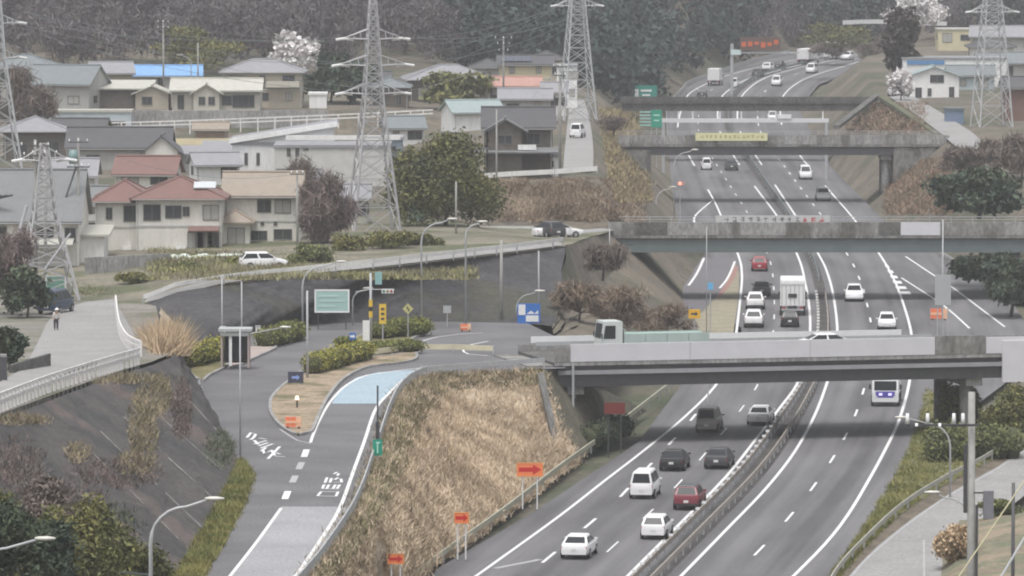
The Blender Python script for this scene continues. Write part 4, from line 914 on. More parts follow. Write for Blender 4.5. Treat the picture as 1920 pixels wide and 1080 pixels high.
link('roof_rim', MB().box(w * .1, -5.1, 5.5, w * 1.0, .25, .5), WHITEW, t)
t, w = house('house', 'cream two storey house with red brown tile roof in the middle of the left village', 335, 476, 8.7, 160, 8.5, 5.0, 'hip', 1.8, CREAM, RRED, 0, 2, [(-.62, 3.75, 1.6, 1.5), (-.12, 3.8, 1.5, 1.2), (.18, 3.85, .65, .9), (.76, 3.75, 1.5, 1.4, 1), (.4, 1.1, 1.5, 1.8, 1), (.62, 1.1, 1.5, 1.8, 1), (.83, 1.1, 1.2, 1.8)], seed=24)
link('lean_to_roof', MB().box(w * .3, -4.9, 2.3, w * .36, 1.4, .12, Matrix.Rotation(R(14), 3, 'X')), RRED, t)
house('', '', 0, 0, 0, 104, 7, 4.7, 'hip', 1.75, CREAM, RRED, 0, 2, [(.35, 3.6, 1.7, 1.5), (-.5, 3.6, .6, 1.1)], root=t, off=(-w * .66, .4), o=.55)
link('solar_heater', MB().box(w * .3, -2.6, 6.15, 2.0, 1.3, .12, Matrix.Rotation(R(22), 3, 'X')), M('solar_heater', (.55, .58, .6), .2, .05, 1), t)
t, w = house('house', 'cream house with tan roof and two dark vents, right of the red brown roof', 492, 466, 8.7, 140, 7, 5.0, 'gx', 1.7, CREAM, RTAN, 0, 2, [(.05, 3.9, 1.3, 1.2), (.55, 3.9, 1.5, 1.3, 1), (-.1, 1.2, 1.6, .9), (.55, 1.3, 1.7, 1.0), (.0, 2.3, .35, .35), (.35, 2.3, .35, .35)], seed=25)
house('house', 'low bay with brown tiled roof between the two cream houses', 440, 470, 8.7, 56, 5, 2.6, 'hip', 1.0, CREAM, RTAN, 0, 1, [(.1, 1.3, 1.6, 1.6, 1)], seed=26)
t, w = house('house', 'house with huge grey tiled roof at the left edge', 20, 500, 8.4, 255, 13, 4.2, 'gx', 3.9, CREAM, RGREY, 0, 2, [(.25, 2.9, 1.7, 1.1), (.5, 2.9, 1.7, 1.3), (.88, 2.8, 1.0, 1.3), (-.2, 2.9, 1.8, 1.3)], seed=27)
link('lean_to_roof', MB().box(w * .22, -7.6, 2.3, w * .5, 3.0, .14, Matrix.Rotation(R(9), 3, 'X')), RPALE, t)
for k in range(3): link('roof_batten', MB().box(-w * .3 + k * .5, -4.6, 5.6 + k * .02, 6.5, .16, .16, Matrix.Rotation(R(-30), 3, 'Z') @ Matrix.Rotation(R(-12), 3, 'Y')), STEELD, t)
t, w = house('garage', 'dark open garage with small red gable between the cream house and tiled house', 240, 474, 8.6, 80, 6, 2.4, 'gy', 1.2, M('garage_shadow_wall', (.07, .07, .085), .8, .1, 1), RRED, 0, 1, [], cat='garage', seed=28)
house('garage', 'white garage with open door under the tiled roof', 150, 496, 8.4, 90, 6, 2.5, 'shed', .5, WHITEW, RPALE, 0, 1, [(-.45, 1.1, 1.7, 1.9)], cat='garage', seed=29)
for (px, py, wp, lab) in ((385, 322, 95, 'flat grey metal roof of car shed behind the red brown roof'), (420, 312, 70, 'second flat grey metal roof farther right of car shed')):
    house('car_shed', lab, px, py, 8.8, wp, 5, 1.9, 'shed', .7, GREYW, RSIL, 0, 1, [], cat='shed')
def wallthing(name, label, a, b, h, m, n, th=.25):
    A = Vector(a); L = (Vector(b) - A).length; t = thing(name, label, 'wall', A, math.atan2(b[1] - a[1], b[0] - a[0]))
    for k in range(n): link('wall_panel', MB().box(L * (k + .5) / n, 0, h / 2 - .2, L / n - .03, th, h + .4), m, t)
    return t
wallthing('garden_wall', 'grey block garden wall in front of the garages', P(160, 515, 8.35), P(318, 505, 8.45), 1.5, CONC2, 8)
wallthing('garden_wall', 'low grey wall under the cream houses by white bags', P(320, 488, 8.6), P(575, 484, 8.7), .8, CONC, 10)
house('house', 'grey roofed house behind the huge tiled roof at far left', 62, 300, 8.8, 120, 8, 3.4, 'hip', 1.6, DARKW, RSIL, 5, 1, seed=41)
house('house', 'small dark roofed house between the pale blue workshop and dark tile roof', 150, 288, 8.8, 95, 6, 2.6, 'gx', 1.4, TAN, RDARK, -8, 1, seed=42)
house('shed', 'low rusty shed in the yellow field below concrete terrace', 395, 262, 8.8, 60, 3.5, 1.4, 'gx', .6, M('rusty_sheet', (.3, .22, .16), .7, .2, 2), RTAN, 0, 1, [], cat='shed')
house('annex', 'blue grey annex at right end of the big plain grey hall', 735, 335, 8.6, 38, 7, 4.4, 'flat', 0, M('slate_panel', (.2, .26, .3), .6, .1, 1), RSIL, 0, 2, [(0, 3.3, 1, .8)], cat='building')
house('house', 'tan gabled house between the hedge of pylon and red roof', 560, 408, 8.7, 75, 6, 3.2, 'gx', 1.3, BEIGE, RGREY, 6, 1, seed=44)
house('house', 'pale house with silver roof left of the red brown tile roof', 130, 392, 8.6, 95, 6, 3.5, 'gx', 1.4, CREAM, RSIL, 0, 1, seed=46)
house('house', 'small house with dark hip roof above the bank beside pale pylon', 1025, 150, 10.8, 60, 6, 3.2, 'hip', 1.2, TAN, RDARK, 0, 1, seed=47)
house('house', 'dark roofed house in the trees right of the two storey hip roofed house', 730, 205, 10.9, 70, 6, 3.0, 'hip', 1.2, DARKW, RBG, 0, 1, seed=48)
house('house', 'grey roofed house at the right between white hall and cream house', 1860, 118, 9.5, 80, 7, 2.8, 'hip', 1.4, CREAM, RDARK, 0, 1, seed=49)
for (px, py, z, wp, d_, hh, rf, rs_, wm, rm, yw, st, lab) in (
    (400, 345, 8.8, 80, 5, 2.2, 'gx', 1.0, WHITEW, RSIL, 12, 1, 'low white house with silver roof between the car shed and white modern building'),
    (275, 398, 8.7, 110, 6, 4.0, 'gx', 1.4, CREAM, RRED, -4, 2, 'farther red roofed house peeping over red brown tile roof'),
    (165, 452, 8.5, 60, 5, 3.6, 'gx', 1.3, WHITEW, RGREY, 0, 2, 'narrow white house in front of silver roof, left of the cream house'),
    (655, 420, 8.7, 70, 5, 2.6, 'gx', 1.0, BEIGE, RSIL, 0, 1, 'low beige house behind the central pylon legs'),
    (755, 275, 9.2, 70, 5, 2.4, 'gx', 1.1, WHITEW, RBG, 8, 1, 'low white house above the evergreen tree'),
    (700, 190, 11.3, 60, 5, 2.8, 'gx', 1.1, CREAM, RDARK, 0, 1, 'little cream house among dark trees behind central pylon'),
    (1040, 210, 10.4, 44, 5, 2.8, 'gx', 1.0, CREAM, RSIL, 0, 1, 'small cream house at the top of the hill road'),
    (915, 165, 11.2, 60, 5, 3.0, 'hip', 1.2, GREYW, RDARK, 0, 1, 'grey house behind the faded red roof')):
    house('house', lab, px, py, z, wp, d_, hh, rf, rs_, wm, rm, yw, st, seed=px)
fl = P(200, 285, 8.85), P(430, 285, 8.85), P(430, 262, 8.85), P(200, 262, 8.85)
structure('straw_field', MB().add([v + Vector((0, 0, .2)) for v in fl], [(0, 1, 2, 3)]), M2('straw_field', (.42, .37, .22), (.3, .25, .16), .25, .95, .4, .6, .3))
# right side houses
house('house', 'white two storey house with front gable at upper right', 1752, 188, 8.8, 92, 7, 3.6, 'gy', 1.3, WHITEW, RTEAL, 0, 2, [(.1, 3.2, 2.1, 1.2), (-.2, 1.2, .6, 1.2), (-.65, 1.0, 1.0, 1.8), (.7, 1.2, .8, 1.6)], seed=31)
t, w = house('hall', 'long white hall with a blue band behind the white gabled house', 1790, 166, 8.8, 195, 9, 4.6, 'flat', 0, WHITEW, RSIL, 0, 1, [], cat='building')
link('blue_band', MB().box(-w * .28, -4.6, 4.1, w * .36, .12, .65), M('blue_band', (.1, .25, .48), .5, .05, 1), t)
house('house', 'cream house on the far slope above the long white hall', 1793, 85, 11, 68, 7, 2.8, 'flat', 0, YELW, RPALE, 0, 1, seed=33)
house('house', 'teal gabled shed right of the white gabled house', 1822, 172, 8.8, 85, 7, 2.6, 'gx', 1.2, PALEB, RBG, 0, 1, seed=34)
house('house', 'wide grey roofed house at the top right edge', 1890, 95, 10.5, 130, 8, 2.6, 'gx', 1.6, GREYW, RSIL, -6, 1, seed=35)
house('house', 'grey tiled house at the right edge under the pylon', 1895, 150, 9, 120, 8, 2.8, 'gx', 1.4, GREYW, RBG, 0, 1, seed=36)
house('barn', 'brown barn at the right edge below the pylon', 1915, 225, 8.8, 62, 7, 4.5, 'gx', 1.2, M('brown_boards', (.2, .12, .1), .8, .15, 1), RDARK, 0, 1, [], cat='barn')
t, w = house('long_house', 'long white building on the hillside above the bend of the expressway', 1590, 62, 10, 20, 5, .8, 'flat', 0, WHITEW, RSIL, 0, 1, [], cat='building') if False else (None, 0)
house('container', 'blue grey container standing on right hand lane', 1790, 232, 8.6, 34, 2.5, 1.9, 'flat', 0, M('container_blue', (.16, .22, .32), .5, .1, 1), STEELG, 0, 1, [], cat='container')
# ------------------------------------------------------------------ vehicles
def paint(n, c): return M('paint_' + n, c, .28, .03, 1)
KIND = {
 'sedan': dict(L=4.7, W=1.8, H=1.44, st=[(-.5, .72), (-.488, .93), (-.36, .99), (-.26, .95), (.2, .94), (.38, .85), (.47, .74), (.5, .55)], cab=(-.42, -.24, .06, .26)),
 'hatch': dict(L=4.1, W=1.7, H=1.52, st=[(-.5, .75), (-.49, .98), (-.2, .98), (.22, .97), (.4, .87), (.48, .74), (.5, .55)], cab=(-.485, -.38, .08, .28)),
 'suv': dict(L=4.5, W=1.82, H=1.66, st=[(-.5, .8), (-.49, 1.06), (-.2, 1.06), (.2, 1.06), (.4, .98), (.48, .85), (.5, .6)], cab=(-.485, -.4, .07, .25)),
 'van': dict(L=4.6, W=1.72, H=1.92, st=[(-.5, .8), (-.49, 1.08), (.25, 1.08), (.42, .97), (.49, .85), (.5, .55)], cab=(-.49, -.455, .2, .38)),
 'kei': dict(L=3.4, W=1.48, H=1.72, st=[(-.5, .75), (-.49, 1.0), (.25, 1.0), (.4, .92), (.48, .8), (.5, .5)], cab=(-.49, -.45, .15, .33)),
}
def window_quad(t, nm, a, b, c, d, ins=.08, off=.015):
    a, b, c, d = map(Vector, (a, b, c, d)); n = (b - a).cross(d - a).normalized() * off
    def q(u, v): return a * (1 - u) * (1 - v) + b * u * (1 - v) + c * u * v + d * (1 - u) * v
    vs = [q(u, v) + n for u, v in ((ins, .12), (1 - ins, .12), (1 - ins, .9), (ins, .9))]
    link(nm, MB().add(vs + [v - n * .6 for v in vs], [(0, 1, 2, 3), (7, 6, 5, 4), (0, 4, 5, 1), (1, 5, 6, 2), (2, 6, 7, 3), (3, 7, 4, 0)]), CARGLASS, t)
PROTO = {}
WHEELM = {}
def wheel(t, x, y, r):
    s = 1 if y > 0 else -1
    w = link('wheel', MB().tube([(0, -.1, 0), (0, .1, 0)], r, 16), TYRE, t, False); w.location = (x, y - s * .06, r)
    link('rim', MB().tube([(0, s * .1, 0), (0, s * .112, 0)], r * .62, 12), RIM, w)
def car(kind, pm, label, roofm=None):
    K = KIND[kind]; L, Wd, Hh = K['L'], K['W'], K['H']; w = Wd / 2; t = thing('car', label, 'car' if kind != 'van' else 'van', (0, 0, -50), 0)
    rings = []
    for x, zt in K['st']:
        e = .9 if abs(x) > .485 else (.97 if abs(x) > .44 else 1.0); a = w * e; zb = .24 if abs(x) < .47 else .34; zm = zb + (zt - zb) * .5
        rings.append([Vector((x * L, y, z)) for y, z in ((-a * .92, zb), (a * .92, zb), (a, zb + .12), (a, zm), (a * .97, zt - .07), (a * .88, zt), (-a * .88, zt), (-a * .97, zt - .07), (-a, zm), (-a, zb + .12))])
    b = link('body', MB().loft(rings), pm, t, True); m = b.modifiers.new('bevel', 'BEVEL'); m.width = .03; m.segments = 2; m.limit_method = 'ANGLE'
    xr, xr2, xf2, xf = [v * L for v in K['cab']]; zb = K['st'][2][1] - .03; wb, wt = w * .93, w * .72
    def cr(z, k): 
        x0, x1, ww = xr + (xr2 - xr) * k, xf + (xf2 - xf) * k, wb + (wt - wb) * k
        return [Vector((x0, -ww, z)), Vector((x1, -ww, z)), Vector((x1, ww, z)), Vector((x0, ww, z))]
    top = Hh - .07
    c = link('cabin', MB().loft([cr(zb, 0), cr(top, 1)]), pm, t); m = c.modifiers.new('bevel', 'BEVEL'); m.width = .05; m.segments = 2; m.limit_method = 'ANGLE'
    r0 = cr(top - .03, 1); 
    rf = MB().loft([[v for v in r0], [Vector((v.x * .97 + (xr2 + xf2) * .015, v.y * .9, Hh)) for v in r0]]); o = link('roof', rf, roofm or pm, t)
    m = o.modifiers.new('bevel', 'BEVEL'); m.width = .04; m.segments = 2; m.limit_method = 'ANGLE'
    A = cr(zb, 0); B = cr(top, 1)
    window_quad(t, 'windscreen', A[1], A[2], B[2], B[1]); window_quad(t, 'rear_window', A[3], A[0], B[0], B[3], .1)
    for (i, j) in ((0, 1), (2, 3)):
        a, b2, c2, d = A[i], A[j], B[j], B[i]
        window_quad(t, 'side_window', a, a.lerp(b2, .5), d.lerp(c2, .5), d, .06); window_quad(t, 'side_window', a.lerp(b2, .5), b2, c2, d.lerp(c2, .5), .06)
    r = .33 if kind != 'kei' else .28
    for x in (-.3 * L, .31 * L):
        for y in (-w, w): wheel(t, x, y, r)
    for s in (-1, 1):
        link('tail_light', MB().box(-.488 * L, s * w * .74, K['st'][1][1] - .2, .06, w * .34, .17), TAILR, t)
        link('headlight', MB().box(.487 * L, s * w * .7, .68, .07, w * .4, .15), HEADL, t)
        link('mirror', MB().box(xf - .35, s * (w + .06), zb + .08, .12, .2, .13), pm, t)
    link('number_plate', MB().box(-.503 * L, 0, .62, .02, .33, .17), PLATE, t); link('number_plate', MB().box(.503 * L, 0, .42, .02, .33, .17), PLATE, t)
    link('rear_bumper', MB().box(-.494 * L, 0, .4, .08, w * 1.72, .16), BLACKP if kind == 'suv' else pm, t)
    link('grille', MB().box(.494 * L, 0, .52, .04, w * .9, .16), BLACKP, t)
    return freeze(t)
def box_truck(label, L, Wd, Hh, cabm, boxm, cab_l=1.7, cab_h=2.2, flat=False, ribs=False):
    t = thing('truck', label, 'truck', (0, 0, -50)); w = Wd / 2; x0 = -L / 2; xc = L / 2 - cab_l
    link('chassis', MB().box(x0 + (L - .3) / 2, 0, .72, L - .3, .9, .25), BLACKP, t)
    prof = [(0, .5), (cab_l, .5), (cab_l, 1.15), (cab_l - .22, cab_h), (.05, cab_h), (0, cab_h - .1)]
    link('cab', MB().loft([[Vector((xc + px, y, pz)) for px, pz in prof] for y in (-w * .95, w * .95)]), cabm, t)
    window_quad(t, 'windscreen', (xc + cab_l, -w * .95, 1.2), (xc + cab_l, w * .95, 1.2), (xc + cab_l - .21, w * .95, cab_h - .05), (xc + cab_l - .21, -w * .95, cab_h - .05))
    for s in (-1, 1):
        a, b = ((xc + .5, s * w * .95, 1.2), (xc + cab_l - .1, s * w * .95, 1.2)); c, d = (xc + cab_l - .3, s * w * .95, cab_h - .2), (xc + .5, s * w * .95, cab_h - .2)
        window_quad(t, 'side_window', *((a, b, c, d) if s < 0 else (b, a, d, c)))
        link('headlight', MB().box(xc + cab_l + .01, s * w * .72, .78, .06, .3, .17), HEADL, t); link('mirror', MB().box(xc + cab_l - .05, s * (w + .12), 1.6, .08, .16, .4), BLACKP, t)
        link('tail_light', MB().box(x0 + .0, s * w * .7, .8, .06, .35, .14), TAILR, t)
    link('bumper', MB().box(xc + cab_l + .02, 0, .5, .12, Wd * .94, .25), cabm, t)
    bl = L - cab_l - .12
    if flat:
        link('bed_floor', MB().box(x0 + bl / 2, 0, 1.0, bl, Wd, .16), boxm, t)
        for s in (-1, 1):
            for k in range(4): link('bed_side', MB().box(x0 + bl * (k + .5) / 4, s * (w - .04), 1.4, bl / 4 - .06, .07, .7), boxm, t)
        link('load', MB().box(x0 + bl * .5, 0, 1.35, bl * .9, Wd - .4, .7), M('green_tarpaulin', (.3, .42, .38), .7, .12, 1), t)
        link('tailboard', MB().box(x0 + .04, 0, 1.34, .07, Wd - .18, .5), boxm, t); link('headboard', MB().box(x0 + bl - .05, 0, 1.6, .08, Wd - .18, 1.0), boxm, t)
    else:
        o = link('cargo_box', MB().box(x0 + bl / 2, 0, .95 + (Hh - .95) / 2, bl, Wd, Hh - .95), boxm, t)
        m = o.modifiers.new('bevel', 'BEVEL'); m.width = .05; m.segments = 2
        if ribs:
            for k in range(6): link('door_rib', MB().box(x0 - .03, -w * .86 + k * w * 1.72 / 5, .95 + (Hh - .95) * .42, .05, .07, (Hh - .95) * .74), GREYW, t)
            link('door_header', MB().box(x0 - .03, 0, Hh - .28, .06, Wd * .96, .3), WHITE, t)
            link('door_plate', MB().box(x0 - .04, 0, .95 + (Hh - .95) * .4, .05, .85, .38), BLACKP, t)
            link('underrun_bar', MB().box(x0 - .02, 0, .6, .1, Wd * .9, .16), STEELL, t)
    for x in ((xc + .75), x0 + 1.1) + ((x0 + 2.2,) if L > 7 else ()):
        for y in (-w, w): wheel(t, x, y, .42 if L > 5 else .32)
    return freeze(t)
def put(proto, px, py, sense, label=None, z=None, yaw=None, off=None):
    p = PR(px, py) if z is None else P(px, py, z)
    L = proto.get('len', 4.5)
    line = wLL if (sense > 0) else wRR
    tg = tang(line, p.y) if yaw is None else Vector((math.cos(yaw), math.sin(yaw), 0))
    c = p + (tg * (L * .5 - .3) if tg.y > 0 else -tg * (L * .5 - .3)) if yaw is None else p
    rz = math.atan2(tg.y, tg.x) + (math.pi if sense < 0 else 0)
    zz = zr(c.y) if z is None else z
    c = Vector((c.x, c.y, zz + .012))
    if 'used' not in proto:
        proto['used'] = 1; proto.location = c; proto.rotation_euler = (0, 0, rz)
        if label: proto['label'] = label
        return proto
    return dup(proto, c, rz, label)
PW = paint('white', (.78, .78, .79)); PD = paint('dark_grey', (.055, .055, .06)); PB = paint('black', (.02, .02, .022)); PS = paint('silver', (.62, .62, .63)); PR_ = paint('red', (.32, .03, .045)); PM = paint('maroon', (.2, .035, .05)); PE = paint('warm_grey', (.3, .285, .27)); PN = paint('navy', (.04, .06, .1))
CW = {k: car(k, PW, 'white car') for k in ('sedan', 'hatch', 'suv', 'van', 'kei')}
for k, v in CW.items(): v['len'] = KIND[k]['L']
def mk(kind, pm, roofm=None):
    c = car(kind, pm, 'car', roofm); c['len'] = KIND[kind]['L']; return c
put(CW['sedan'], 1077, 1049, 1, 'white sedan nearest the camera in the left lane')
put(mk('hatch', PW) if False else CW['hatch'], 1225, 1012, 1, 'white hatchback just right of the foremost white sedan, by the median')
put(mk('suv', PM, PB), 1287, 957, 1, 'dark red car with black roof beside the median reflectors')
put(CW['van'], 1203, 936, 1, 'white van seen from behind left of the dark red car')
put(mk('sedan', PD), 1343, 880, 1, 'dark grey sedan by the median just beyond the dark red car')
put(mk('sedan', PB), 1259, 884, 1, 'black sedan beyond the white van, in the left lane')
put(mk('van', PE), 1325, 812, 1, 'warm grey minivan with pale roof at the left edge line')
put(CW['sedan'], 1422, 798, 1, 'white sedan just in front of the near overpass')
put(CW['suv'], 1413, 615, 1, 'white car nearest the near overpass in the queue of the left lane')
put(CW['suv'], 1416, 581, 1, 'white car second in the queue, behind the dark one')
put(mk('sedan', PD), 1428, 556, 1, 'dark car half hidden in front of the white queueing cars')
put(mk('hatch', PR_), 1424, 509, 1, 'red hatchback just emerging beneath second overpass')
bt = box_truck('white box truck with ribbed rear doors next to the median', 8.2, 2.42, 3.5, PW, WHITE, ribs=True); bt['len'] = 8.2
put(bt, 1486, 592, 1)
put(mk('hatch', PB), 1481, 614, 1, 'black hatchback close behind the ribbed white box truck')
put(CW['suv'], 1602, 566, -1, 'white off-roader coming towards the camera between first and second overpass')
put(CW['hatch'], 1663, 619, -1, 'white hatchback coming towards the camera just behind near overpass')
tr = box_truck('white truck with purple front lamps coming out from the near overpass', 6.5, 2.25, 3.0, PW, WHITE); tr['len'] = 6.5
fr = link('purple_front', MB().box(3.26, 0, .98, .05, 1.55, .5), M('purple_panel', (.12, .1, .4), .3, .1, 2), tr)
for s in (-1, 1): link('lamp', MB().box(.04 + 3.27, s * .38, 1.0, .05, .28, .2), M('violet_lamp', (.6, .55, .95), .3, 0, emit=.6), tr)
freeze(tr); put(tr, 1660, 762, -1)
put(CW['kei'], 1325, 319, 1, 'white car in shade under the third overpass'); put(mk('sedan', PD), 1372, 320, 1, 'dark car under the third overpass left of the median')
put(CW['van'], 1511, 337, -1, 'white minivan approaching under the third overpass'); put(mk('suv', PS), 1544, 377, -1, 'silver car approaching the second overpass at right edge line')
bw = box_truck('white box truck leading the far traffic left of the bend', 6.5, 2.2, 3.1, PW, WHITE); bw['len'] = 6.5
put(bw, 1338, 161, 1)
for k, px, py, sn, lab in (('kei', 1376, 164, 1, 'small white car right of the far white box truck'), ('suv', 1437, 134, 1, 'white car on the bend with dark car before it'), ('van', 1455, 162, -1, 'white van in the middle of the far bend'),
        ('van', 1519, 138, -1, 'white van below the far coach on bend'), ('suv', 1585, 113, -1, 'last white car at the far end of bend'), ('kei', 1448, 228, -1, 'white car half hidden by the white gantry beam')):
    put(CW[k], px, py, sn, lab)
put(mk('sedan', PD), 1418, 144, 1, 'dark car on the far bend left of the white ones'); put(mk('hatch', PD), 1316, 183, 1, 'dark car just above the farthest overpass'); put(mk('suv', PD), 1458, 130, 1, 'dark car at the top of the bend')
b2 = box_truck('white coach-like truck at the far end of the bend', 9.5, 2.5, 3.5, PW, WHITE); b2['len'] = 9.5; put(b2, 1556, 112, -1)
b3 = box_truck('long white truck ahead of the far coach on the bend', 9, 2.4, 3.0, PW, WHITE); b3['len'] = 9; put(b3, 1506, 121, 1)
yawb = math.atan2(B1.y - A1.y, B1.x - A1.x)
fb = box_truck('pale green flatbed truck crossing the near overpass', 9.0, 2.3, 2.6, paint('pale_green_cab', (.6, .64, .62)), M('pale_green_bed', (.42, .5, .47), .5, .1, 1), flat=True, cab_l=1.8, cab_h=2.75); fb['len'] = 9
fb['used'] = 1; fb.scale = (.96,) * 3; c = D(1222, 640, 466); fb.location = (c.x, c.y, 6.36); fb.rotation_euler = (0, 0, yawb + math.pi)
o = dup(CW['sedan'], D(1556, 650, 468.5), yawb, 'white car crossing the near overpass seen from its side'); o.location.z = 6.36
for k, px, py, z, yw, lab in (('sedan', 1046, 447, 8.8, 20, 'white car at the left end of second overpass'), ('hatch', 494, 506, 9.2, 10, 'white car parked by the guardrail below cream houses'),
        ('kei', 1083, 262, None, 80, 'small white car climbing the hill road'), ('hatch', 346, 300, 8.9, 10, 'white car parked at the left in the shed yard'), ('sedan', 392, 298, 8.9, 5, 'white sedan parked at the right in the shed yard'), 
        ('suv', 1680, 182, 9.0, 100, 'white car parked left of the white gabled house')):
    p = P(px, py, z) if z else PT(px, py); dup(CW[k], p + Vector((0, 0, .3 if not z else .05)), R(yw), lab)
for pm, kd, px, py, z, yw, lab in ((PD, 'hatch', 1030, 446, 8.9, 115, 'dark car at the left end of second overpass'), (PN, 'van', 105, 588, zl(588), 75, 'dark blue van parked by green netting beside the local road')):
    c = mk(kd, pm); c['label'] = lab; p = P(px, py, z); c.location = p + Vector((0, 0, .06)); c.rotation_euler = (0, 0, R(yw))
# ------------------------------------------------------------------ signs and small street furniture
def arrow_mb(w, h, y):
    return MB().add([(-w * .42, y, -h * .16), (w * .12, y, -h * .16), (w * .12, y, -h * .38), (w * .44, y, 0), (w * .12, y, h * .38), (w * .12, y, h * .16), (-w * .42, y, h * .16)], [tuple(range(7))])
def sign(name, label, cat, x0, y0, x1, y1, Y, zg, board, posts=(0,), face=None, border=None, postm=STEELL, group=None, pr=.05):
    a, b = D(x0, y1, Y), D(x1, y0, Y); w, h = b.x - a.x, b.z - a.z; cx = (a.x + b.x) / 2
    t = thing(name, label, cat, (cx, Y, zg), 0, group); zc = (a.z + b.z) / 2 - zg
    o = link('board', MB().box(0, 0, zc, w, .07, h), board, t)
    if border: 
        f = frame_mb(w + .02, h + .02, min(w, h) * .07, 0); f.v = [(v[0], v[1], v[2] + zc) for v in f.v]; link('border', f, border, t)
    for px in posts: link('post', MB().tube([(px * w, .09, -.3), (px * w, .09, zc + h * .4)], pr, 7), postm, t)
    if face: m, mt = face(w, h); m.v = [(v[0], v[1], v[2] + zc) for v in m.v]; link('symbol', m, mt, t)
    return t
SIGNP = []
RED2 = M('dark_red_arrow', (.58, .02, .02), .5, 0)
for x0, y0, x1, y1, yb, lab in ((969, 868, 1018, 893, 922, 'largest orange red arrow board at the top of row on the bank'), (852, 961, 879, 981, 1014, 'middle orange red arrow board on the grass bank'), (727, 1039, 757, 1057, 1090, 'lowest orange red arrow board at the bottom edge')):
    p = P((x0 + x1) / 2, yb, 1.3); SIGNP.append(p); sign('arrow_board', lab, 'sign', x0, y0, x1, y1, p.y, .4, ORANGE, (-.28, .28), lambda w, h: (arrow_mb(w, h, -.045), RED2), border=M('orange_border', (.8, .3, .08), .5, 0), postm=WHITE, group='orange red arrow boards beside the expressway')
sign('red_board', 'red board in shade beneath the near overpass', 'sign', 1133, 755, 1172, 776, 452, 0, M('dull_red', (.16, .025, .02), .6, .1, 1), (-.3, .3), postm=STEELD)
sign('guide_sign', 'pale green information board with white border in front of the cut', 'sign', 590, 543, 655, 586, 495, 6, M('pale_green_board', (.36, .53, .5), .5, .04, 1), (-.4, .4), lambda w, h: (MB().box(-w * .1, -.05, h * .22, w * .6, .02, h * .07).box(0, -.05, 0, w * .7, .02, h * .05).box(-w * .15, -.05, -h * .22, w * .5, .02, h * .06), M('faded_text', (.48, .64, .6), .5, 0)), border=WHITE, postm=STEELD)
sign('blue_picture_board', 'blue and white picture board on the plaza edge', 'sign', 970, 569, 1013, 608, 502, 6, BLUES, (-.42,), lambda w, h: (MB().box(w * .15, -.05, -h * .22, w * .55, .02, h * .3).box(-w * .3, -.052, h * .2, w * .3, .02, h * .5).add([(-w * .1, -.051, 0), (w * .1, -.051, h * .16), (w * .25, -.051, h * .02), (w * .4, -.051, h * .18), (w * .42, -.051, 0)], [(0, 1, 2, 3, 4)]), WHITE))
sign('yellow_sign', 'tall narrow yellow sign above the clipped hedge', 'sign', 711, 570, 724, 607, 480, 6, YELLOW, (0,), lambda w, h: (MB().box(0, -.05, h * .25, w * .5, .02, h * .12).box(0, -.05, 0, w * .5, .02, h * .12).box(0, -.05, -h * .25, w * .5, .02, h * .12), INK))
t = sign('round_sign', 'small pale round sign on a post before the cut', 'sign', 831, 573, 846, 587, 498, 6, STEELL, (0,))
c = D(765, 579, 485); t = thing('diamond_sign', 'yellow diamond warning sign above the hedge', 'sign', (c.x, 485, 6)); link('board', MB().box(0, 0, c.z - 6, .62, .05, .62, Matrix.Rotation(R(45), 3, 'Y')), M('faded_yellow', (.5, .47, .2), .5, .1, 2), t); link('symbol', MB().box(0, -.035, c.z - 6, .12, .02, .4, Matrix.Rotation(R(-30), 3, 'Y')), INK, t); link('post', MB().tube([(0, .06, -.2), (0, .06, c.z - 6)], .04, 6), STEELL, t)
sign('blue_sign', 'small blue sign with white arrow beside the hedge', 'sign', 655, 624, 667, 637, 474, 6, BLUES, (0,), lambda w, h: (arrow_mb(w * .9, h * .9, -.045), WHITE))
sign('dark_sign', 'dark board with blue sign standing on the sandy traffic island', 'sign', 540, 697, 569, 718, 441, 6.1, M('navy_board', (.05, .055, .09), .5, .1, 1), (-.38, .38), lambda w, h: (arrow_mb(w * .6, h * .7, -.045), M('blue_symbol', (.25, .35, .7), .5, 0)))
sign('green_sign', 'green vertical sign on a dark pole at the edge of ramp', 'sign', 699, 824, 717, 854, 385, 6, GREENS, (0,), lambda w, h: (MB().box(0, -.05, 0, w * .14, .02, h * .7).box(w * .05, -.051, h * .3, w * .4, .02, h * .1), M('mint', (.45, .75, .65), .5, 0)))
p = D(708, 723, 386); setp(link('dark_pole', MB().tube([(p.x, 386, 5.8), (p.x, 386, p.z)], .06, 7).tube([(p.x, 385.9, D(708, 830, 386).z), (p.x, 385.9, D(708, 790, 386).z)], .13, 8), STEELD), 'dark pole with sleeve rising behind the green vertical sign', 'pole')
# signal
c = D(695, 512, 482); t = thing('traffic_signal', 'traffic signal pole with white arm above the hedge', 'traffic signal', (c.x, 482, 6)); hh = c.z - 6
link('pole', MB().tube([(0, 0, -.2), (0, 0, hh)], .13, 9, .1), STEELL, t, True); link('arm', MB().tube([(-1.2, -.05, hh - 1.5), (0, -.05, hh - 1.3), (1.9, -.05, hh - 1.3)], .04, 6), STEELL, t)
link('signal_head', MB().box(1.35, -.25, hh - 1.42, .95, .22, .34), WHITE, t)
for k, m in enumerate(((.05, .2, .15), (.25, .2, .04), (.3, .03, .03))): link('lens', MB().tube([(1.05 + .3 * k, -.365, hh - 1.42), (1.05 + .3 * k, -.39, hh - 1.42)], .11, 10), M('lens%d' % k, m, .3, 0), t)
link('sign_flag', MB().box(.62, -.1, hh - .4, .55, .05, 1.0), M('teal_plate', (.25, .45, .45), .5, .05, 1), t)
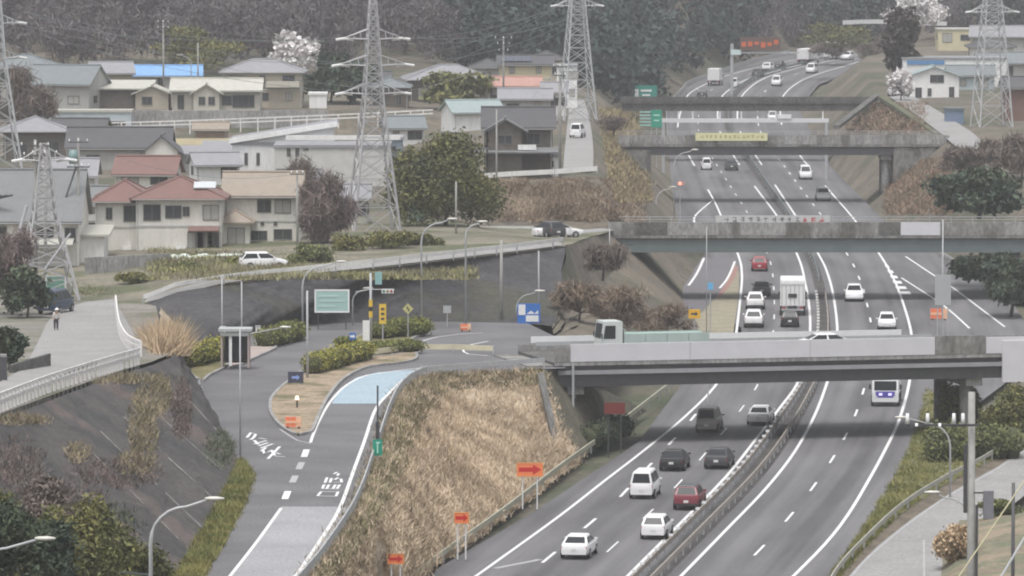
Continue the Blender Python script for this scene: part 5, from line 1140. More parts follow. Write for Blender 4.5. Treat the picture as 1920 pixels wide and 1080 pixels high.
link('control_box', MB().box(-.35, -.3, .9, .55, .4, 1.7), WHITE, t); link('yellow_band', MB().tube([(0, 0, 2.0), (0, 0, 3.4)], .16, 9), YELLOW, t)
link('black_band', MB().tube([(0, 0, 2.5), (0, 0, 2.85)], .17, 9), BLACKP, t)
def barrier(label, px, py, z, wp, hp):
    p = P(px, py, z); w, h = wp * p.y / F, hp * p.y / F; t = thing('orange_barrier', label, 'barrier', p, 0)
    for k in range(3): link('panel', MB().box(-w / 3 + k * w / 3, 0, h * .55, w / 3 - .03, .25, h * .85), ORANGE2 if k < 2 else M('pale_orange', (.85, .5, .32), .5, .05, 2), t)
    link('white_stripe', MB().box(0, -.135, h * .55, w * .96, .02, h * .2), M('pale_orange', (.85, .5, .32), .5, .05, 2), t)
    for s in (-1, 1): link('foot', MB().box(s * w * .35, 0, .06, .12, .6, .14), BLACKP, t)
barrier('orange barrier at the tip of the sandy traffic island', 550, 803, 6.14, 30, 22); barrier('orange barrier on the plaza edge beside lamp foot', 873, 621, 6, 20, 14)
p = P(557, 764, 6.14); t = thing('warning_lamp', 'lit warning lamp on a short post of the sandy island', 'warning lamp', p); link('post', MB().tube([(0, 0, 0), (0, 0, .55)], .07, 7), STEELD, t)
link('lamp', MB().tube([(0, 0, .55), (0, 0, .68), (0, 0, .8)], .14, 10, .1), M('warm_lamp', (1, .75, .5), .3, 0, emit=1.6), t)
# bus shelter
BX = P(432, 688, 6.14); t = thing('bus_shelter', 'small open shelter with flat grey roof and glazed sides on pinkish pavement', 'shelter', BX)
SHM = M('shelter_grey', (.42, .44, .44), .5, .06, 1)
link('roof', MB().box(.4, 0, 2.85, 2.5, 2.2, .2), SHM, t); link('fascia', MB().box(.4, -1.0, 2.55, 2.1, .1, .3), M('shelter_fascia', (.3, .32, .31), .6, .05, 1), t)
for x in (-.6, 1.4):
    for y in (-.9, .9): link('post', MB().box(x, y, 1.37, .14, .14, 2.74), M('shelter_post', (.4, .33, .31), .6, .08, 1), t)
link('glass_panel', MB().box(.4, .92, 1.3, 1.8, .05, 2.1), GLASS, t); link('glass_panel', MB().box(-.6, 0, 1.3, .05, 1.6, 2.1), GLASS, t)
link('mullion', MB().box(.05, -.9, 1.35, .22, .08, 2.4), WHITE, t); link('side_wall', MB().box(1.42, 0, 1.25, .08, 1.6, 2.5), M('shelter_brick', (.36, .24, .22), .8, .1, 2), t); link('bench', MB().box(.4, .5, .45, 1.7, .4, .08), BARK, t)
for (px, py, w, h, lab) in ((418, 654, .35, 1.7, 'white post box left of the small shelter'), (484, 648, .38, 1.5, 'white machine at the hedge right of small shelter')):
    p = P(px, py, 6); t = thing('white_cabinet', lab, 'cabinet', p); link('body', MB().box(0, 0, h / 2, w, .35, h), WHITE, t); link('cap', MB().box(0, 0, h + .04, w + .08, .42, .08), STEELL, t); link('panel', MB().box(0, -.19, h * .62, w * .7, .03, h * .25), GREYW, t)
for (px, py, lab) in ((373, 730, 'upper white kerb marker at the foot of the slope'), (378, 746, 'lower white kerb marker at the foot of the slope')):
    p = P(px, py, 6); t = thing('kerb_marker', lab, 'marker', p); link('post', MB().tube([(0, 0, 0), (0, 0, .75)], .1, 8), WHITE, t); link('cap', MB().tube([(0, 0, .75), (0, 0, .82)], .12, 8), STEELL, t)
# gore furniture
sign('yellow_arrow_sign', 'round yellow arrow sign at the gore of the exit', 'sign', 1291, 580, 1313, 597, 545, 0, M('amber_sign', (.8, .45, .03), .5, .05, 2), (0,), lambda w, h: (arrow_mb(w * .7, h * .7, -.045), INK))
sign('yellow_arrow_sign', 'small yellow arrow board just behind parapet of the near overpass', 'sign', 1315, 631, 1341, 646, 495, 0, YELLOW, (0,), lambda w, h: (arrow_mb(w * .8, h * .8, -.045), INK))
sign('blue_marker_sign', 'tiny blue marker on a tall thin pole near the exit gore', 'sign', 1327, 530, 1337, 543, 570, 0, M('light_blue_sign', (.15, .45, .75), .5, 0), (0,))
pole('tall thin pole rising through second overpass with blue marker', 1325, 425, 571, 0, .05, None, STEELL, name='steel_pole', cat='pole')
t = sign('gantry_panel', 'back of grey triple road sign on a tall pole at the joining lanes', 'sign', 1753, 515, 1783, 572, 530, 0, M('sign_back_grey', (.4, .41, .42), .5, .06, 1), (-.33, 0, .33))
pole('tall pole behind the grey triple road sign', 1768, 412, 532, 0, .08, None, STEELL, name='steel_pole', cat='pole')
barrier('red and white barrier panel at the foot of the grey triple sign', 1760, 600, 0, 32, 22)
t = sign('direction_sign', 'upper green direction sign left of the far bend', 'sign', 1181, 160, 1232, 188, 960, 0, M('teal_green', (.03, .24, .2), .5, .05, 1), (-.3, .3), lambda w, h: (MB().box(-w * .25, -.05, 0, w * .14, .02, h * .5).box(w * .1, -.05, h * .15, w * .4, .02, h * .14).box(w * .1, -.05, -h * .15, w * .3, .02, h * .12), WHITE))
t = sign('direction_sign', 'lower green direction sign with slatted side at the left end of the white gantry', 'sign', 1221, 206, 1241, 239, 846, 0, GREENS, (0,), lambda w, h: (MB().box(0, -.05, h * .2, w * .6, .02, h * .08).box(0, -.05, -h * .1, w * .5, .02, h * .08), M('mint', (.45, .75, .65), .5, 0)))
w5 = D(1200, 222, 846).x - t.location.x
for k in range(5): link('slat', MB().box(w5 + .75, .05, D(1200, 210 + 6.2 * k, 846).z, 1.6, .08, .2), M('slat_green', (.3, .55, .5), .5, 0), t)
c = D(1425, 82, 1085); t = thing('message_board', 'orange lit message board over the far end of the expressway', 'sign', (c.x, 1085, zr(1085))); hz = c.z - zr(1085)
link('board', MB().box(0, 0, hz, 7.2, .5, 2.4), M('board_dark', (.12, .07, .06), .5, 0), t); rg = random.Random(3)
am = M('amber_led', (.5, .1, .03), .4, 0, emit=.12)
for k in range(6): link('led_character', MB().box(-2.9 + k * 1.15, -.28, hz + rg.uniform(-.2, .3), .8, .05, rg.uniform(.5, 1.1)), am, t)
link('beam', MB().box(1, .1, hz - 1.6, 12, .3, .3), STEELL, t); link('post', MB().tube([(-5, .2, -.4), (-5, .2, hz)], .3, 8), STEELL, t); link('lit_panel', MB().box(-4.3, -.1, hz - 1.5, 1.8, .3, .9), M('cyan_white', (.6, .72, .72), .4, 0), t)
c = D(1275, 344, 745); t = thing('signal_lamp', 'red signal lamp beside the pole under third overpass', 'signal', (c.x, 745, 0)); link('post', MB().tube([(0, 0, -.2), (0, 0, c.z)], .05, 6), STEELL, t); link('housing', MB().box(.15, 0, c.z, .9, .2, .45), M('pinkish_housing', (.5, .3, .28), .5, .05, 1), t); link('lamp', MB().tube([(0, -.13, c.z), (0, -.18, c.z)], .2, 10), M('red_lamp', (1, .3, .2), .3, 0, emit=1.2), t)
# white bags, tarpaulin, net
BAG = M('pale_green_bag', (.62, .68, .62), .6, .12, 2)
for k in range(14):
    p = P(326 + k * 9.6, 496 - .3 * k, 8.75); rb = random.Random(k); s = rb.uniform(.44, .62)
    o = link('white_bag', MB().loft([[Vector((rr * s * math.cos(a * math.pi / 4 + k), rr * s * .8 * math.sin(a * math.pi / 4 + k), z * s * 1.5)) for a in range(8)] for rr, z in ((.7, 0), (1, .2), (1.02, .5), (.8, .85), (.3, 1.0))]), BAG, None, True)
    o.location = p + Vector((0, 0, .02)); setp(o, ('leftmost pale sack of the row before the cream houses' if k == 0 else 'rightmost pale sack of the row before the cream houses' if k == 13 else 'pale sack inside the row of sacks before the cream houses'), 'sack', 'row of pale sacks')
c = P(783, 425, 8); t = thing('net_fence', 'tall green net fence left of the evergreen tree', 'fence', c)
for k in range(3): link('post', MB().tube([(-.9 + k * .9, 0, 0), (-.9 + k * .9, 0, 4.6)], .05, 6), STEELL, t)
for k in range(2): link('net', MB().box(-.45 + k * .9, .02, 2.4, .84, .03, 4.2), M('net_green', (.12, .24, .2), .8, .2, 3), t)
c = P(105, 556, 8.0); t = thing('netted_cage', 'pale framed cage covered with green netting by the local road', 'cage', c)
for x in (-.8, .8):
    for y in (-.5, .5): link('post', MB().box(x, y, .9, .08, .08, 1.8), WHITE, t)
for z in (.5, 1.75): link('rail', MB().box(0, -.5, z, 1.52, .07, .07), WHITE, t)
link('net', MB().box(0, .1, .9, 1.5, .5, 1.5), M('net_green2', (.16, .33, .26), .8, .2, 3), t)
c = P(85, 560, 8.05); t = thing('round_mirror', 'pale round traffic mirror beside the two utility poles', 'mirror', P(60, 590, 8.1)); link('post', MB().tube([(0, 0, 0), (0, 0, 2.0)], .04, 6), STEELL, t); link('disc', MB().tube([(0, -.05, 2.0), (0, .03, 2.0)], .38, 14), M('mirror_pale', (.55, .56, .5), .3, .05, 1), t)
wallthing('rubble_kerb', 'dark stone edging at the left edge of local road', P(20, 700, zl(700)), P(92, 688, zl(688)), .55, CONCD, 4)
c = P(5, 715, zl(715)); t = thing('dark_post', 'dark stone gate post with pale cap at the left edge', 'post', c); link('shaft', MB().box(0, 0, .75, .55, .5, 1.6), STEELD, t); link('cap', MB().box(0, 0, 1.62, .5, .5, .2), CONC2, t)
# ------------------------------------------------------------------ person
def skinned(name, mat, V, E, rad, root, parent, loc=(0, 0, 0)):
    me = bpy.data.meshes.new(name); me.from_pydata(V, E, []); o = bpy.data.objects.new(name, me); COL.objects.link(o); o.parent = parent; o.location = loc
    me.materials.append(mat); o.modifiers.new('skin', 'SKIN')
    for i, v in enumerate(me.skin_vertices[0].data): v.radius = (rad[i], rad[i]); v.use_root = (i == root)
    s = o.modifiers.new('sub', 'SUBSURF'); s.levels = 1; s.render_levels = 2; return o
p = P(105, 621, zl(621)); t = thing('person', 'person with white hat and white top, dark trousers, bending forward on local road', 'person', p + Vector((0, 0, .07)), R(20))
V = [(0, 0, .86), (0, -.02, 1.02), (0, -.12, 1.22), (0, -.2, 1.36), (0, -.25, 1.45), (0, -.28, 1.55), (.1, 0, .8), (.11, -.03, .46), (.11, .03, .1), (.11, -.1, .05), (-.1, 0, .8), (-.11, -.06, .46), (-.11, 0, .1), (-.11, -.13, .05),
     (.19, -.16, 1.3), (.25, -.1, 1.06), (.24, -.24, .86), (.24, -.28, .78), (-.19, -.16, 1.3), (-.25, -.1, 1.06), (-.24, -.24, .86), (-.24, -.28, .78)]
E = [(0, 1), (1, 2), (2, 3), (3, 4), (4, 5), (0, 6), (6, 7), (7, 8), (8, 9), (0, 10), (10, 11), (11, 12), (12, 13), (3, 14), (14, 15), (15, 16), (16, 17), (3, 18), (18, 19), (19, 20), (20, 21)]
rad = [.15, .14, .155, .1, .055, .1, .095, .065, .045, .04, .095, .065, .045, .04, .06, .048, .035, .03, .06, .048, .035, .03]
skinned('body', M('skin', (.5, .34, .26), .6, .05, 5), V, E, rad, 0, t)
skinned('top', M('white_cloth', (.75, .75, .74), .8, .05, 5), [V[0], V[1], V[2], V[3], V[14], V[15], V[18], V[19]], [(0, 1), (1, 2), (2, 3), (3, 4), (4, 5), (3, 6), (6, 7)], [.175, .17, .19, .13, .085, .065, .085, .065], 0, t)
skinned('trousers', M('dark_cloth', (.05, .05, .06), .8, .05, 5), [V[0], V[6], V[7], V[8], V[10], V[11], V[12]], [(0, 1), (1, 2), (2, 3), (0, 4), (4, 5), (5, 6)], [.165, .115, .085, .07, .115, .085, .07], 0, t)
link('hat', MB().loft([[Vector((r * math.cos(a * math.pi / 5), -.28 + r * math.sin(a * math.pi / 5), z)) for a in range(10)] for r, z in ((.2, 1.56), (.2, 1.585), (.125, 1.6), (.115, 1.68), (.05, 1.71))]), M('white_cloth', (.75, .75, .74), .8, .05, 5), t, True)
for s in (-1, 1): link('shoe', MB().box(s * .11, -.06 - (.03 if s < 0 else 0), .04, .1, .26, .08), BLACKP, t)

def wire(a, b, sag, r=.018):
    return MB().tube([a.lerp(b, k / 14) - Vector((0, 0, sag * 4 * (k / 14) * (1 - k / 14))) for k in range(15)], r, 4)
for (ax, ay, aY, bx, by, bY, lab, grp, r) in [(700 + sx * 58, y1, 580, 1082 + sx * 38, 12, 800, 'sagging power line to the tall pale pylon from the %s %s arm of central pylon' % ({70: 'top', 120: 'middle', 172: 'lowest'}[y1], 'left' if sx < 0 else 'right'), 'power lines between the pylons', .022) for sx in (-1, 1) for y1 in (70, 120, 172)] + [(700 + sx * 58, y1, 580, -6 + sx * 45, 20, 700, 'sagging power line to the left edge from the %s %s arm of central pylon' % ({70: 'top', 120: 'middle', 172: 'lowest'}[y1], 'left' if sx < 0 else 'right'), 'power lines to the left pylon', .022) for sx in (-1, 1) for y1 in (70, 120, 172)] + [
        (850, 268, 600, 557, 326, 540, 'thin cable between the poles before the evergreen tree and cream houses', 'village cables', .018), (557, 326, 540, 147, 265, 540, 'thin cable crossing in front of the red brown roof', 'village cables', .018), (944, 74, 840, 306, 44, 835, 'thin cable along the hillside hamlet skyline', 'village cables', .02), (850, 268, 600, 1050, 124, 632, 'thin cable rising to the tall pole beside the hill road', 'village cables', .018)]:
    setp(link('power_line', wire(D(ax, ay, aY), D(bx, by, bY), 1.5, r), STEELG), lab, 'cable', grp)
# ------------------------------------------------------------------ foliage
def leaves(n, lobes, size, rg, flat=.0, elong=1.0, up=0.0, shell=.55, thin=.6):
    """lobes: (x,y,z,rx,ry,rz); returns n leaf quads as loose vertices"""
    vol = np.array([l[3] * l[4] * l[5] for l in lobes]) ** .75; idx = rg.choice(len(lobes), n, p=vol / vol.sum()); Lb = np.array(lobes)[idx]
    d = rg.normal(size=(n, 3)); d /= np.linalg.norm(d, axis=1)[:, None]; r = (shell + (1 - shell) * rg.random(n)) ** 1.0
    r *= 1 + .16 * rg.normal(size=n)
    c = Lb[:, :3] + d * Lb[:, 3:6] * r[:, None]
    a = rg.normal(size=(n, 3)); a[:, 2] = a[:, 2] * (1 - flat) + up; a /= np.linalg.norm(a, axis=1)[:, None]
    b = np.cross(a, rg.normal(size=(n, 3))); b /= np.linalg.norm(b, axis=1)[:, None]
    s = (size * (.6 + .8 * rg.random(n)))[:, None]; A = a * s * elong; B = b * s * thin / max(1, elong * .7)
    return np.stack([c - A, c + B * .9, c + A, c - B * .9], axis=1).reshape(-1, 3)
def lobed(w, h, n, rg, zc=.5, depth=None):
    n = int(n * 1.5); out = []; dpt = depth or w
    for k in range(n):
        a = 2 * math.pi * k / n + rg.random() * 1.6; q = .56 * rg.random() ** .5; z = h * (zc + (rg.random() - .5) * .62); f = 1 - abs(z / h - .42) * .9
        s = (.18 + .15 * rg.random()); out.append((math.cos(a) * q * w * f, math.sin(a) * q * dpt * f, z, w * s, dpt * s, h * s * .75))
    return out
def tree(name, label, px, py, z, ytop, wpx, leafm, n=1500, size=.35, cat='tree', nl=9, trunk=True, depth=None, seed=0, Y=None, group=None, zc=.58, elong=1.0, up=0):
    p = P(px, py, z) if Y is None else D(px, py, Y)
    w = wpx * p.y / F; h = D(px, ytop, p.y).z - p.z; rg = np.random.default_rng(seed + 100); t = thing(name, label, cat, p, 0, group)
    lb = lobed(w, h, nl, rg, zc, depth)
    V = leaves(n, lb, size, rg, elong=elong, up=up)
    o = bpy.data.objects.new('crown', npmesh('crown', V, 4, leafm)); COL.objects.link(o); o.parent = t
    if trunk:
        link('trunk', MB().tube([(0, 0, -.3), (.05 * w, 0, h * .3), (0, .03 * w, h * .75)], max(.1, w * .035), 7, .05), BARK, t, True)
        for k, l in enumerate(lb[:5]): link('limb', MB().tube([(0, 0, h * .28), (l[0] * .6, l[1] * .6, l[2] * .8), (l[0], l[1], l[2])], max(.05, w * .014), 5, .03), BARK, t, True)
    return t
def bare_tree(name, label, px, py, z, ytop, wpx, mat, n=700, seed=0, Y=None, twig=.6, group=None):
    p = P(px, py, z) if Y is None else D(px, py, Y); w = wpx * p.y / F; h = D(px, ytop, p.y).z - p.z; rg = np.random.default_rng(seed + 300)
    t = thing(name, label, 'tree', p, 0, group); lb = lobed(w, h, 9, rg, .6)
    o = bpy.data.objects.new('twigs', npmesh('twigs', leaves(int(n * 4), lb, twig * .55, rg, elong=2.0, up=.9, shell=.2, thin=.2), 4, mat)); COL.objects.link(o); o.parent = t
    link('trunk', MB().tube([(0, 0, -.3), (.04 * w, 0, h * .35), (0, 0, h * .9)], max(.1, w * .03), 7, .03), BARK, t, True)
    for l in lb: link('limb', MB().tube([(0, 0, h * .25), (l[0] * .5, l[1] * .5, l[2] * .7), (l[0] * 1.2, l[1] * 1.2, l[2] * 1.15)], max(.05, w * .012), 5, .02), BARK, t, True)
    return t
def hedge(name, label, x0, x1, py, z, hpx, leafm, depth=2.0, n=1400, size=.16, cat='hedge', slope=0.0, seed=0, Y=None):
    a = P(x0, py, z); b = P(x1, py - slope, z); rg = np.random.default_rng(seed + 500); c = (a + b) / 2; h = hpx * c.y / F; L = (b - a)
    t = thing(name, label, cat, c); m = max(3, int(L.length / 1.0)); lb = []
    for k in range(m):
        q = a.lerp(b, (k + .5) / m) - c; lb.append((q.x + rg.normal() * .1, q.y + rg.normal() * .2, h * .5, L.length / m * .95, depth / 2, h * (.5 + .07 * rg.normal())))
    o = bpy.data.objects.new('leaves', npmesh('leaves', leaves(n, lb, size, rg, shell=.7), 4, leafm)); COL.objects.link(o); o.parent = t
    mb = MB()
    for l in lb: mb.tube([(l[0], l[1], 0), (l[0] + .1, l[1], h * .7)], .05, 5)
    link('stems', mb, BARK, t)
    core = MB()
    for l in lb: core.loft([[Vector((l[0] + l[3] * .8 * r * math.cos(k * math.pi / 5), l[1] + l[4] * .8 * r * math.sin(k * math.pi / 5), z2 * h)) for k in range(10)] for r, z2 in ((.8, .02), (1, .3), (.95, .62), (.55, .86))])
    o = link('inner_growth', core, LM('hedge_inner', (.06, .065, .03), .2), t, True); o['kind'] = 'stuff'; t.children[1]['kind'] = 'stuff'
    return t
LH = LM('hedge_leaf', (.2, .21, .06), .45, (.15, .165, .055), clump=.8); LY = LM('yellow_hedge_leaf', (.36, .33, .07), .4, (.23, .235, .065), clump=.9)
LE = LM('evergreen_leaf', (.165, .16, .06), .5, (.1, .11, .05), clump=.3); LD = LM('dark_green_leaf', (.065, .085, .05), .5, (.04, .06, .045)); LBR = LM('brown_twig', (.19, .155, .135), .4, (.15, .125, .11)); LPU = LM('plum_twig', (.23, .185, .175), .4, (.175, .14, .132))
LG = LM('bush_green', (.17, .185, .07), .45, (.12, .135, .06)); LW = LM('blossom', (.74, .71, .71), .2, (.6, .57, .57)); LC = LM('cedar_leaf', (.055, .055, .05), .4, (.075, .06, .055)); LO = LM('olive_leaf', (.2, .19, .07), .4, (.14, .14, .06)); LDRY = LM('dry_grass_blade', (.64, .52, .385), .35, (.43, .34, .24), clump=.22); LPAM = LM('pampas_blade', (.5, .38, .25), .35, (.38, .28, .18), clump=.5)
hedge('hedge', 'clipped yellow green hedge at the left of the small shelter', 345, 425, 690, 6.15, 42, LY, 2.6, 6500, .1, slope=20, seed=1)
hedge('hedge', 'dark green hedge right of the small shelter by white machine', 495, 560, 650, 6.1, 36, LH, 2.4, 5500, .1, slope=16, seed=2)
hedge('hedge', 'long clipped hedge beneath the tall narrow yellow sign', 700, 796, 634, 6.15, 32, LH, 2.2, 6500, .1, slope=8, seed=3)
hedge('hedge', 'yellow green hedge in front of traffic signal pole on the island', 585, 690, 700, 6.15, 36, LY, 2.6, 7500, .1, slope=30, seed=4)
hedge('hedge', 'low dark hedge right of traffic signal pole', 695, 778, 662, 6.15, 22, LH, 1.8, 4500, .1, slope=4, seed=5)
hedge('hedge', 'short hedge around blue arrow sign', 632, 668, 652, 6.15, 20, LH, 1.5, 2200, .1, seed=6)
hedge('bush', 'large green bush under the insulator arm beside oncoming lanes', 1745, 1905, 868, .05, 66, LG, 4.5, 9000, .14, 'bush', slope=10, seed=7)
hedge('bush', 'yellowish bush in the shade of near overpass at right', 1765, 1830, 800, .05, 78, LO, 3.5, 5000, .13, 'bush', seed=8)
hedge('bush', 'dark shrubs at the foot of near overpass left pier', 1100, 1170, 842, .05, 44, LD, 2.4, 5000, .11, 'bush', slope=26, seed=9)
tree('evergreen_tree', 'big round evergreen tree right of the central pylon', 832, 440, 8.0, 250, 160, LE, 18000, .19, nl=18, seed=1, zc=.55, depth=7)
tree('cedar_tree', 'tall dark cedar on the far right above the bend', 1692, 150, 10, 12, 62, LC, 2600, .45, nl=12, seed=2, zc=.5)
tree('cherry_tree', 'pale blossoming cherry tree behind the two storey hip roofed house', 545, 150, 12.5, 62, 85, LW, 1500, .4, nl=8, seed=3, zc=.6)
tree('cherry_tree', 'large pale blossoming cherry tree behind cedar at top right', 1722, 62, 10.6, -14, 100, LW, 2600, .45, nl=9, seed=4)
tree('cherry_tree', 'small white blossoming tree left of the white gabled house', 1688, 192, 9, 128, 44, LW, 900, .35, nl=6, seed=5)
bare_tree('bare_tree', 'plum coloured bare tree left of the central pylon', 612, 470, 8.8, 330, 105, LPU, 2600, 1, twig=.55)
bare_tree('bare_tree', 'thin bare tree in front of the grey hall', 565, 440, 8.8, 305, 60, LBR, 500, 2, twig=.6)
bare_tree('bare_tree', 'plum coloured tree at the left edge beside close utility poles', 22, 590, 8.4, 440, 95, LPU, 1500, 3, twig=.5)
bare_tree('bare_tree', 'bare tree under left edge pylon', 45, 260, 8.8, 130, 95, LBR, 900, 4, twig=.8)
tree('dark_shrub', 'dark green shrub at the left edge of local road', 15, 695, zl(695), 620, 80, LD, 2200, .2, nl=8, seed=6, cat='shrub')
tree('dark_shrub', 'dark bush behind round traffic mirror', 50, 600, 8.3, 495, 85, LD, 2200, .22, nl=8, seed=7, cat='shrub')
tree('dark_tree', 'dark green tree behind the two lamps at right', 1835, 405, 7.5, 318, 150, LD, 4200, .35, nl=10, seed=8)
tree('dark_tree', 'dark green trees beneath right end of second overpass', 1895, 590, .2, 484, 115, LD, 4200, .3, nl=9, seed=9, depth=6)
tree('dark_tree', 'dark tree at right edge between first and second overpass', 1850, 545, .1, 470, 110, LD, 3600, .3, nl=9, seed=10, depth=6)
tree('dark_tree', 'dark trees left of wide hip roofed house behind central pylon', 655, 200, 11, 112, 110, LD, 2600, .5, nl=9, seed=11)
tree('dark_tree', 'green trees in front of the wide hip roofed house', 860, 205, 10.8, 142, 130, LE, 2600, .4, nl=9, seed=12)
tree('dark_tree', 'dark trees just right of the two storey hip roofed house', 620, 190, 11.6, 105, 70, LD, 1800, .5, nl=8, seed=13)
tree('olive_tree', 'yellow olive tree behind the blue roof', 372, 140, 13, 50, 140, LO, 2600, .32, nl=9, seed=14)
tree('olive_tree', 'olive tree over the far bend of expressway', 1575, 95, 9, 42, 105, LE, 3000, .3, nl=9, seed=15)
for k, (x, y, yt, w) in enumerate(((1868, 325, 268, 85), (1915, 335, 258, 75), (1800, 325, 280, 60), (1640, 118, 80, 60), (1560, 108, 78, 60))):
    bare_tree('bare_tree', ['bare brown thicket left of right edge under the pylon', 'bare tree touching the right edge below brown barn', 'low bare shrub beside the right hand lane', 'bare trees right of the far coach', 'bare scrub above far end of the bend'][k], x, y, 8 if k < 3 else 6, yt, w, LBR, 800, 20 + k, twig=.7)
for k, (x, y, z, yt, w) in enumerate(((1085, 602, 5.8, 535, 90), (1160, 622, 4, 540, 110), (1240, 628, 1.5, 575, 95), (1130, 520, 8, 458, 80))):
    bare_tree('bare_tree', ['leafless brush on the bank left of second overpass, by picture board', 'leafless brush in middle of the bank before second overpass', 'straw coloured brush next to exit lane', 'leafless brush high on the bank at left end of second overpass'][k], x, y, z, yt, w, LM('tan_twig', (.26, .2, .15), .4, (.19, .15, .125)) if k != 3 else LBR, 750, 40 + k, twig=.5)
for k, (x, y, z, yt, w, m) in enumerate(((45, 1150, 9.6, 955, 160, LD), (150, 1140, 8.2, 935, 160, LE), (215, 1130, 7.2, 990, 120, LBR), (95, 1100, 8.8, 900, 140, LBR), (-25, 1090, 10.6, 915, 130, LE), (255, 1160, 6.6, 1010, 110, LE))):
    tree('bush', ['green bush at the lower left corner beside lamp head', 'tall green bush in the middle of lower left thicket', 'brown bush at the foot of dark slope', 'brown twiggy bush behind the lower left thicket', 'dark bush at the very left edge of the lower thicket', 'low green bush at the bottom by the curved lamp'][k], x, y, z, yt, w, m, 9000, .105, cat='bush', nl=9, seed=50 + k, trunk=True, depth=4, elong=1.4)
setp(link('cross_fence', MB().beam([D(-20, 1046, 300), D(280, 1078, 296)], .06, .08, 0).beam([D(-20, 1062, 300), D(280, 1094, 296)], .06, .08, 0), STEELG), 'thin rail fence across the bottom of lower left thicket', 'fence')
tree('bush', 'grey green bush under the end panel of near overpass at right edge', 1905, 835, .3, 728, 95, LE, 7000, .13, cat='bush', nl=9, seed=77)
tree('bush', 'tan dry bush on the corner bank left of big utility pole', 1787, 1062, .3, 985, 60, LPAM, 5000, .12, cat='bush', nl=7, seed=78)
tree('bush', 'low green bush right of big utility pole', 1875, 985, .5, 940, 85, LG, 5000, .12, cat='bush', nl=7, seed=79)
# blades: dry grass bank, verge, pampas, ivy on the slope
def blades(rows, n, h, w, rg, lean=.5, jit=.1, urange=(0, 1), vrange=(0, 1), tuft=6):
    A = np.array([[tuple(p) for p in r] for r in rows]); nr, ncol = A.shape[:2]; m = n // tuft
    u = (urange[0] + (urange[1] - urange[0]) * rg.random(m)) * (ncol - 1.001); v = (vrange[0] + (vrange[1] - vrange[0]) * rg.random(m)) * (nr - 1.001)
    ui, vi = u.astype(int), v.astype(int); fu, fv = (u - ui)[:, None], (v - vi)[:, None]
    base = A[vi, ui] * (1 - fu) * (1 - fv) + A[vi, ui + 1] * fu * (1 - fv) + A[vi + 1, ui] * (1 - fu) * fv + A[vi + 1, ui + 1] * fu * fv
    K = rg.normal(size=(10, 2)) * .45; ph = rg.random(10) * 6.28; am = rg.normal(size=(10, 2))
    flow = (np.sin(base[:, :2] @ K.T + ph) @ am) * .35
    base = np.repeat(base, tuft, 0); flow = np.repeat(flow, tuft, 0); k = len(base)
    base[:, :2] += rg.normal(size=(k, 2)) * jit
    hh = h * (.5 + rg.random(k)); L = np.concatenate([flow * lean + rg.normal(size=(k, 2)) * .75, np.ones((k, 1))], axis=1); L /= np.linalg.norm(L, axis=1)[:, None]
    a = rg.random(k) * math.pi; sd = np.stack([np.cos(a), np.sin(a), np.zeros(k)], axis=1) * w
    return np.stack([base - sd, base + sd, base + L * hh[:, None]], axis=1).reshape(-1, 3)
def proj(V):
    d = V - np.array([0, 0, H]); fy = d[:, 1] * cT - d[:, 2] * sT; uy = d[:, 1] * sT + d[:, 2] * cT
    return 960 + F * d[:, 0] / fy, 540 - F * uy / fy
def only_in(V, ells):
    T = V.reshape(-1, 3, 3); px, py = proj(T[:, 0].astype(float)); k = np.zeros(len(T), bool)
    for cx, cy, rx, ry in ells: k |= (((px - cx) / rx) ** 2 + ((py - cy) / ry) ** 2) < (.4 + .8 * np.random.default_rng(1).random(len(T)))
    return T[k].reshape(-1, 3)
def stuff(name, V, n, mat): o = bpy.data.objects.new(name, npmesh(name, V, n, mat)); COL.objects.link(o); o['kind'] = 'stuff'; return o
g1 = np.random.default_rng(5)
stuff('green_weeds', blades(BK, 36000, .4, .04, g1, .3, .35, vrange=(0, .17), tuft=12), 3, LM('low_weed_blade', (.2, .19, .09), .45, (.14, .125, .075), clump=.3))
stuff('dead_brush', blades(BK, 2400, .8, .03, g1, .3, .3, vrange=(.15, .6), urange=(.1, .95), tuft=40), 3, LM('dead_brush_stem', (.17, .13, .095), .4, (.12, .095, .07), clump=.3))
def clear_of_signs(V):
    T = V.reshape(-1, 3, 3); c = T[:, 0]; keep = np.ones(len(T), bool)
    for q in SIGNP: keep &= ~((np.abs(c[:, 0] - q.x) < 1.2) & (c[:, 1] > q.y - 9) & (c[:, 1] < q.y + .6))
    return T[keep].reshape(-1, 3)
stuff('dry_grass', clear_of_signs(blades(BK, 230000, .42, .032, g1, .4, .3, tuft=16)), 3, LDRY)
stuff('verge_grass', np.concatenate([blades(VG, 22000, .3, .03, g1, .3, .12), blades(VR, 26000, .28, .035, g1, .3, .12)]), 3, LM('verge_blade', (.24, .22, .08), .4, (.15, .165, .055), clump=.5))
pam = [pp([(288, 655, 9.0), (300, 640, 8.6), (318, 650, 8.8)]), pp([(300, 672, 9.8), (320, 668, 9.6), (342, 668, 8.6)])]
stuff('pampas_grass', blades(pam, 2600, 2.0, .045, g1, .25, .35, tuft=8), 3, LPAM)
g2_ = np.random.default_rng(21)
stuff('slope_creeper', only_in(blades(SL, 120000, .4, .035, g2_, .3, .3, tuft=10), [(268, 800, 30, 70), (145, 852, 26, 20), (300, 745, 22, 40), (255, 870, 40, 25), (40, 790, 60, 10), (230, 712, 90, 10)]), 3, LM('creeper_twig', (.3, .245, .165), .4, (.19, .17, .1), clump=.4))
